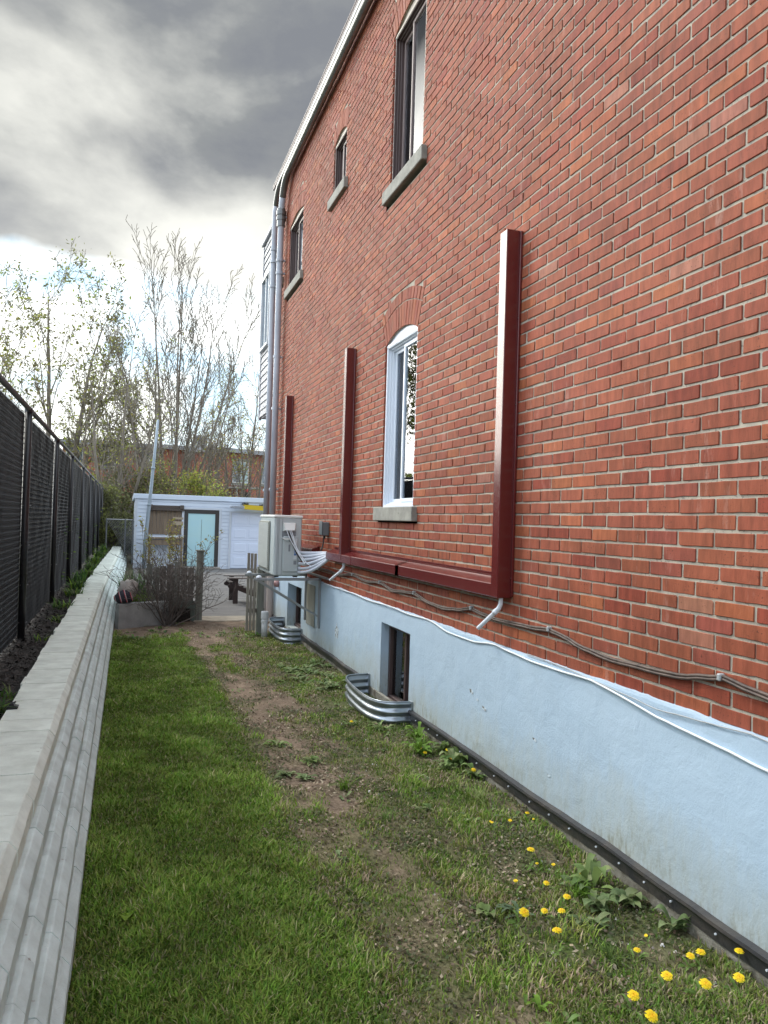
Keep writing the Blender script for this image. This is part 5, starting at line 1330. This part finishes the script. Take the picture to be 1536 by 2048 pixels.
weeds=[ # x,y,n,len,width,cols,rise,toothed,label
 (2.02,2.98,12,.12,.045,PL,1.1,False,'tallest broad leaved plantain standing against the membrane strip'),
 (2.08,2.78,15,.10,.045,SG,.7,False,'broad leaved plantain below the tall one by the foundation'),
 (1.93,2.80,16,.085,.038,SG,.6,False,'dusty grey green plantain among the dandelions'),
 (1.82,2.68,16,.075,.032,SG,.5,False,'low plantain clump at the left end of the leafy patch'),
 (1.95,2.98,14,.08,.036,SG,.6,False,'plantain clump behind the dandelion heads'),
 (2.13,2.56,9,.09,.045,SG,.9,False,'small two leaved plantain beside the concrete footing'),
 (1.46,2.90,10,.055,.040,PL,.6,False,'round leaved clover like weed left of the big dandelion'),
 (1.33,2.26,8,.05,.018,FR,.9,False,'bright green upright weed in the lawn at the bottom edge'),
 (1.38,2.14,8,.045,.02,PL[:1]+FR[:1],.5,False,'leafy rosette beside the upright weed at the bottom edge'),
 (.06,3.22,7,.06,.045,[(.20,.34,.03),(.24,.38,.04)],.5,False,'bright lime green leafy sprig in the left lawn'),
 (1.60,2.86,10,.09,.026,[(.14,.20,.11)],.4,True,'toothed grey leaved rosette near the big dandelion'),
 (1.97,4.95,22,.11,.04,FR,.8,True,'bright green dandelion rosette near the wall'),
 (2.07,5.28,16,.11,.035,FR,1.1,True,'light green leafy tuft nearest the window well'),
 (2.12,4.68,30,.12,.05,PL,.8,False,'large dark leafy weed patch against the foundation'),
 (2.16,4.95,24,.11,.045,PL,.9,False,'dark leafy weed just behind the large patch'),
 (2.02,4.62,18,.09,.035,PL,.6,True,'toothed dark rosette at the front of the large patch'),
 (2.14,4.42,14,.09,.036,PL,.9,False,'leafy weed at the near end of the large patch'),
 (1.20,4.96,16,.09,.035,PL,.4,False,'flat leafy weed in the middle of the worn soil'),
 (1.06,5.42,16,.085,.03,PL,.4,False,'flat grey green weed farther up the worn soil'),
 (.99,4.77,15,.07,.03,SG,.35,False,'sparse pale weed left on the bare soil'),
 (1.09,4.66,12,.07,.03,SG,.35,False,'sparse pale weed in the bare soil centre'),
 (1.89,5.60,18,.10,.03,PL,.6,True,'dark rosette in front of the nearer window well'),
 (1.70,5.77,12,.08,.028,PL,.5,True,'small rosette with a yellow bud before the window well'),
 (1.62,3.98,12,.07,.028,PL,.4,True,'faint toothed rosette in the thin grass'),
]
for i,(x,y,n,l,w_,cs,ri,tt,lab) in enumerate(weeds):
    z=gz(x,y); tag(leafclump((x,y,z),n,l,w_,cs,100+i,ri,.018,toothed=tt).build('broadleaf_weed',leaf_m,loc=(x,y,z),smooth=True),lab,'weed')
# leafy patch by the far window well: many low plants
r=random.Random(77); pos=[]
for k in range(30):
    x=r.uniform(1.62,2.12); y=7.0+ r.random()*1.25+ (0.15 if x>1.9 else 0); pos.append((x,y))
q=MB()
for k,(x,y) in enumerate(pos):
    z=gz(x,y); c_=leafclump((x,y,z),10,.085,.034,PL+SG,300+k,.45,.03); q.add(c_.v,c_.f); q.c=q.c[:len(q.c)-0]
    q.c+= c_.c if len(q.c)<len(q.v) else []
tag(q.build('weed_patch',leaf_m),'low leafy weeds spreading left of the nearer window well','weed patch',kind='stuff')
q=MB()
for k in range(34):
    x=r.uniform(-.05,2.1); y=10.3+1.4*r.random(); 
    if .95<x<1.6 and y>11: continue
    z=gz(x,y); c_=leafclump((x,y,z),7,.07,.03,PL+DG,400+k,.5,.03); q.v_=0
    b0=len(q.v); q.v.extend(c_.v); q.f.extend([tuple(i_+b0 for i_ in f) for f in c_.f]); q.c.extend(c_.c)
for k in range(26):
    x=r.uniform(.95,2.05); y=3.4+5.5*r.random(); z=gz(x,y); c_=leafclump((x,y,z),5,.055,.024,PL+SG,500+k,.4,.03)
    b0=len(q.v); q.v.extend(c_.v); q.f.extend([tuple(i_+b0 for i_ in f) for f in c_.f]); q.c.extend(c_.c)
tag(q.build('weed_scatter',leaf_m),'small weeds and fallen leaves scattered over the far soil','weeds',kind='stuff')
# coarse grass tufts
for k,(x,y,n,h_,cs,lab) in enumerate(((1.28,4.42,34,.13,FR,'coarse light green grass tuft on the bare soil'),(1.95,3.98,30,.15,[(.20,.27,.07),(.24,.28,.10)],'long bladed pale grass tuft near the wall'),(1.91,2.90,60,.11,LG[2:]+FR,'fresh green grass tuft beside the plantains'),(2.03,5.12,50,.12,FR,'light green grass tuft next to the leafy weeds'),(1.75,2.42,26,.10,[(.11,.17,.04)],'thin dark grass tuft by the lone flat dandelion'),(1.38,3.91,26,.07,[(.14,.22,.05)],'low grass tuft on the thin lawn'))):
    z=gz(x,y); tag(blades((x,y,z),n,h_,.035,cs,.006,700+k,lean=1.0).build('grass_tuft',leaf_m,loc=(x,y,z)),lab,'grass tuft')

# dandelions
yel=mat('dandelion_yellow',(.80,.55,.01),.6,attr=True,trans=.15); stemm=mat('stem',(.20,.22,.08),.5)
def dandelion(rad,hgt,seed,closed=False):
    t=bpy.data.objects.new('dandelion',None); COL.objects.link(t); t.empty_display_size=.03
    r=random.Random(seed); q=MB()
    for ring,(n,rr,el) in enumerate(((20,1.0,.12),(18,.85,.38),(14,.62,.7),(10,.38,1.05))):
        for k in range(n):
            a_=2*math.pi*(k+r.random()*.5)/n; l=rad*rr*r.uniform(.9,1.08); e=el+r.uniform(-.08,.08)+(.9 if closed else 0); w_=rad*.13
            z0=hgt+.001*ring; ct,stt=math.cos(a_),math.sin(a_)
            m_=(ct*l*.6*math.cos(e),stt*l*.6*math.cos(e),z0+l*.6*math.sin(e)+.002); tp=(ct*l*math.cos(e*.8),stt*l*math.cos(e*.8),z0+l*math.sin(e*.8))
            c_=(.90*r.uniform(.9,1.05),(.70-.06*ring)*r.uniform(.9,1.08),.012)
            q.add([(0,0,z0),(m_[0]-stt*w_,m_[1]+ct*w_,m_[2]),(tp[0]-stt*w_*.8,tp[1]+ct*w_*.8,tp[2]),(tp[0]+stt*w_*.8,tp[1]-ct*w_*.8,tp[2]),(m_[0]+stt*w_,m_[1]-ct*w_,m_[2])],[(0,4,3,2,1)],c_)
    h_=_child(q,'flower_head',yel,t)
    for k in range(4):
        lf=leafclump((0,0,-.008),1,.05,.014,[(.16,.26,.06),(.20,.30,.08)],seed*10+k,.5,.006,toothed=True); _child(lf,'leaf',leaf_m,t)
    q=MB(); q.tube([(0,0,-.01),(.002,.001,hgt*.5),(0,0,hgt)],[.0018,.0016,.0017],6); q.lathe([(.0018,hgt-.012),(rad*.32,hgt-.008),(rad*.36,hgt+.001),(.0001,hgt+.002)],0,0,8); _child(q,'stem',stemm,t)
    return t
protos=[dandelion(.0185,.05,1),dandelion(.0155,.03,2),dandelion(.017,.075,3),dandelion(.014,.04,4,True)]
DL=[(1.84,3.59,3,'half closed dandelion near the far end of the patch, left of two',.9,(.2,.3)),(1.94,3.60,3,'upright narrow dandelion with its head turned sideways',1.1,(.7,.2)),(2.11,3.72,1,'dandelion nearest the membrane strip at the patch\'s far end',.8,(.1,0)),(2.09,3.61,3,'tiny closing dandelion just below the farthest one',.7,(.5,.3)),
(1.84,3.21,2,'dandelion with a tall pale stem above the leafy patch',1.1,(-.1,.0)),(1.86,3.17,3,'closed bud like dandelion touching the tall stemmed one',.8,(.6,.2)),(1.92,3.12,3,'small upright dandelion between the tall one and the wall',.95,(.5,-.3)),(2.01,3.03,1,'dandelion closest to the plantains on their left side',.9,(.1,.1)),(1.81,3.01,1,'small round dandelion at the middle of the patch',.9,(-.3,0)),(1.67,3.02,3,'half open dandelion at the left edge of the patch',1.1,(.1,.2)),
(1.83,2.87,1,'round dandelion above a pair of smaller ones',1.05,(-.2,.1)),(1.68,2.80,1,'dandelion right of the largest one in the leafy patch',.95,(-.3,.1)),(1.74,2.76,1,'dandelion at the front edge of the plantain leaves',1.0,(-.1,.2)),(1.56,2.79,0,'large round dandelion facing the viewer at the patch\'s left front',1.15,(-.55,-.1)),(1.58,2.53,2,'lone dandelion on a long bare stem in the grass',1.1,(.05,.1)),
(1.85,2.42,1,'flattened dandelion lying low in thin grass, seen edge on',.9,(.15,.1)),(1.95,2.49,3,'faint closed dandelion in the weeds below the footing',.75,(.2,.6)),(1.99,2.31,0,'dandelion left of a touching pair near the wall',.85,(-.3,.2)),(2.04,2.31,0,'dandelion right of a touching pair near the wall',.95,(-.1,.1)),(2.15,2.24,2,'dandelion on a stem directly beside the footing at the right edge',.95,(-.1,.2)),(2.07,2.16,0,'dandelion below the one beside the footing',1.05,(-.4,.3)),
(1.81,2.21,0,'full dandelion in the front lawn, upper left of three large ones',1.05,(-.35,.2)),(1.91,2.15,0,'full dandelion in the front lawn, right of three large ones',1.1,(-.45,0)),(1.64,2.17,0,'full dandelion in the front lawn, lower left of three large ones',1.05,(-.4,.3)),(1.61,2.06,0,'dandelion nearest the camera at the bottom edge',1.15,(-.5,0)),(1.26,2.12,3,'tiny yellow bud in the lawn at the bottom edge',.6,(.1,.1)),
(2.13,4.86,1,'dandelion on top of the large leafy patch by the wall',1.15,(-.2,0)),(2.08,4.70,1,'smaller dandelion low in the large leafy patch',.95,(-.2,.1)),(2.13,4.45,1,'dandelion at the near end of the large leafy patch',1.1,(-.3,0)),(1.96,4.94,1,'upper dandelion of a vertical pair in bright leaves',1.0,(-.3,0)),(1.96,4.86,1,'lower dandelion of a vertical pair in bright leaves',.95,(-.2,0)),(1.70,5.75,1,'small dandelion on the soil before the nearer window well',.95,(-.2,0)),(1.84,3.63,3,'drooping dandelion behind the far left pair',.7,(.8,.0))]
r=random.Random(5)
used=set()
for (x,y,pi_,lab,sc,tl) in DL:
    o_=protos[pi_] if pi_ not in used else copy_tree(protos[pi_]); used.add(pi_)
    o_.location=(x,y,gz(x,y)+.012); o_.rotation_euler=(-tl[0],tl[1],r.random()*.6); 
    # tilt toward the light/viewer
    o_.rotation_euler=(-tl[0]*-1.0 if False else (abs(tl[0]) if tl[0]<0 else tl[0]*.3),-abs(tl[1])*.6,r.uniform(-.3,.3)); o_.scale=(sc,sc,sc)
    tag(o_,lab,'dandelion','dandelions in the grass')

# ------------------------------------------------------------------ every loose piece of a repeated part is an object of its own
def split_loose(name):
    for o_ in [x for x in bpy.data.objects if x.type=='MESH' and x.name.split('.')[0]==name]:
        me=o_.data; n=len(me.vertices); par=list(range(n))
        def find(a):
            while par[a]!=a: par[a]=par[par[a]]; a=par[a]
            return a
        for p in me.polygons:
            v=p.vertices; r0=find(v[0])
            for k in v[1:]: par[find(k)]=r0
        groups={}
        for p in me.polygons: groups.setdefault(find(p.vertices[0]),[]).append(tuple(p.vertices))
        if len(groups)<2: continue
        cols=me.color_attributes.get('col')
        for gi,(r_,fs) in enumerate(groups.items()):
            used_=sorted({v for f in fs for v in f}); mp_={v:i for i,v in enumerate(used_)}
            m2=bpy.data.meshes.new(name); m2.from_pydata([me.vertices[v].co[:] for v in used_],[],[tuple(mp_[v] for v in f) for f in fs])
            m2.materials.append(me.materials[0])
            if cols:
                at=m2.color_attributes.new('col','FLOAT_COLOR','POINT')
                for v,i in mp_.items(): at.data[i].color=cols.data[v].color
            m2.update()
            if gi==0: first=m2
            else:
                c_=o_.copy(); c_.data=m2; COL.objects.link(c_)
        o_.data=first
for nm_ in ('printed_marks','nail','joint_sleeve','side_wall','window_reveal','plaster_chip','screw','clip','rung','hook','foot','rubber_pad','fixing_flange','flange','small_sign_board','insulated_pipe','white_lead','rail','channel','wire_tie'):
    split_loose(nm_)
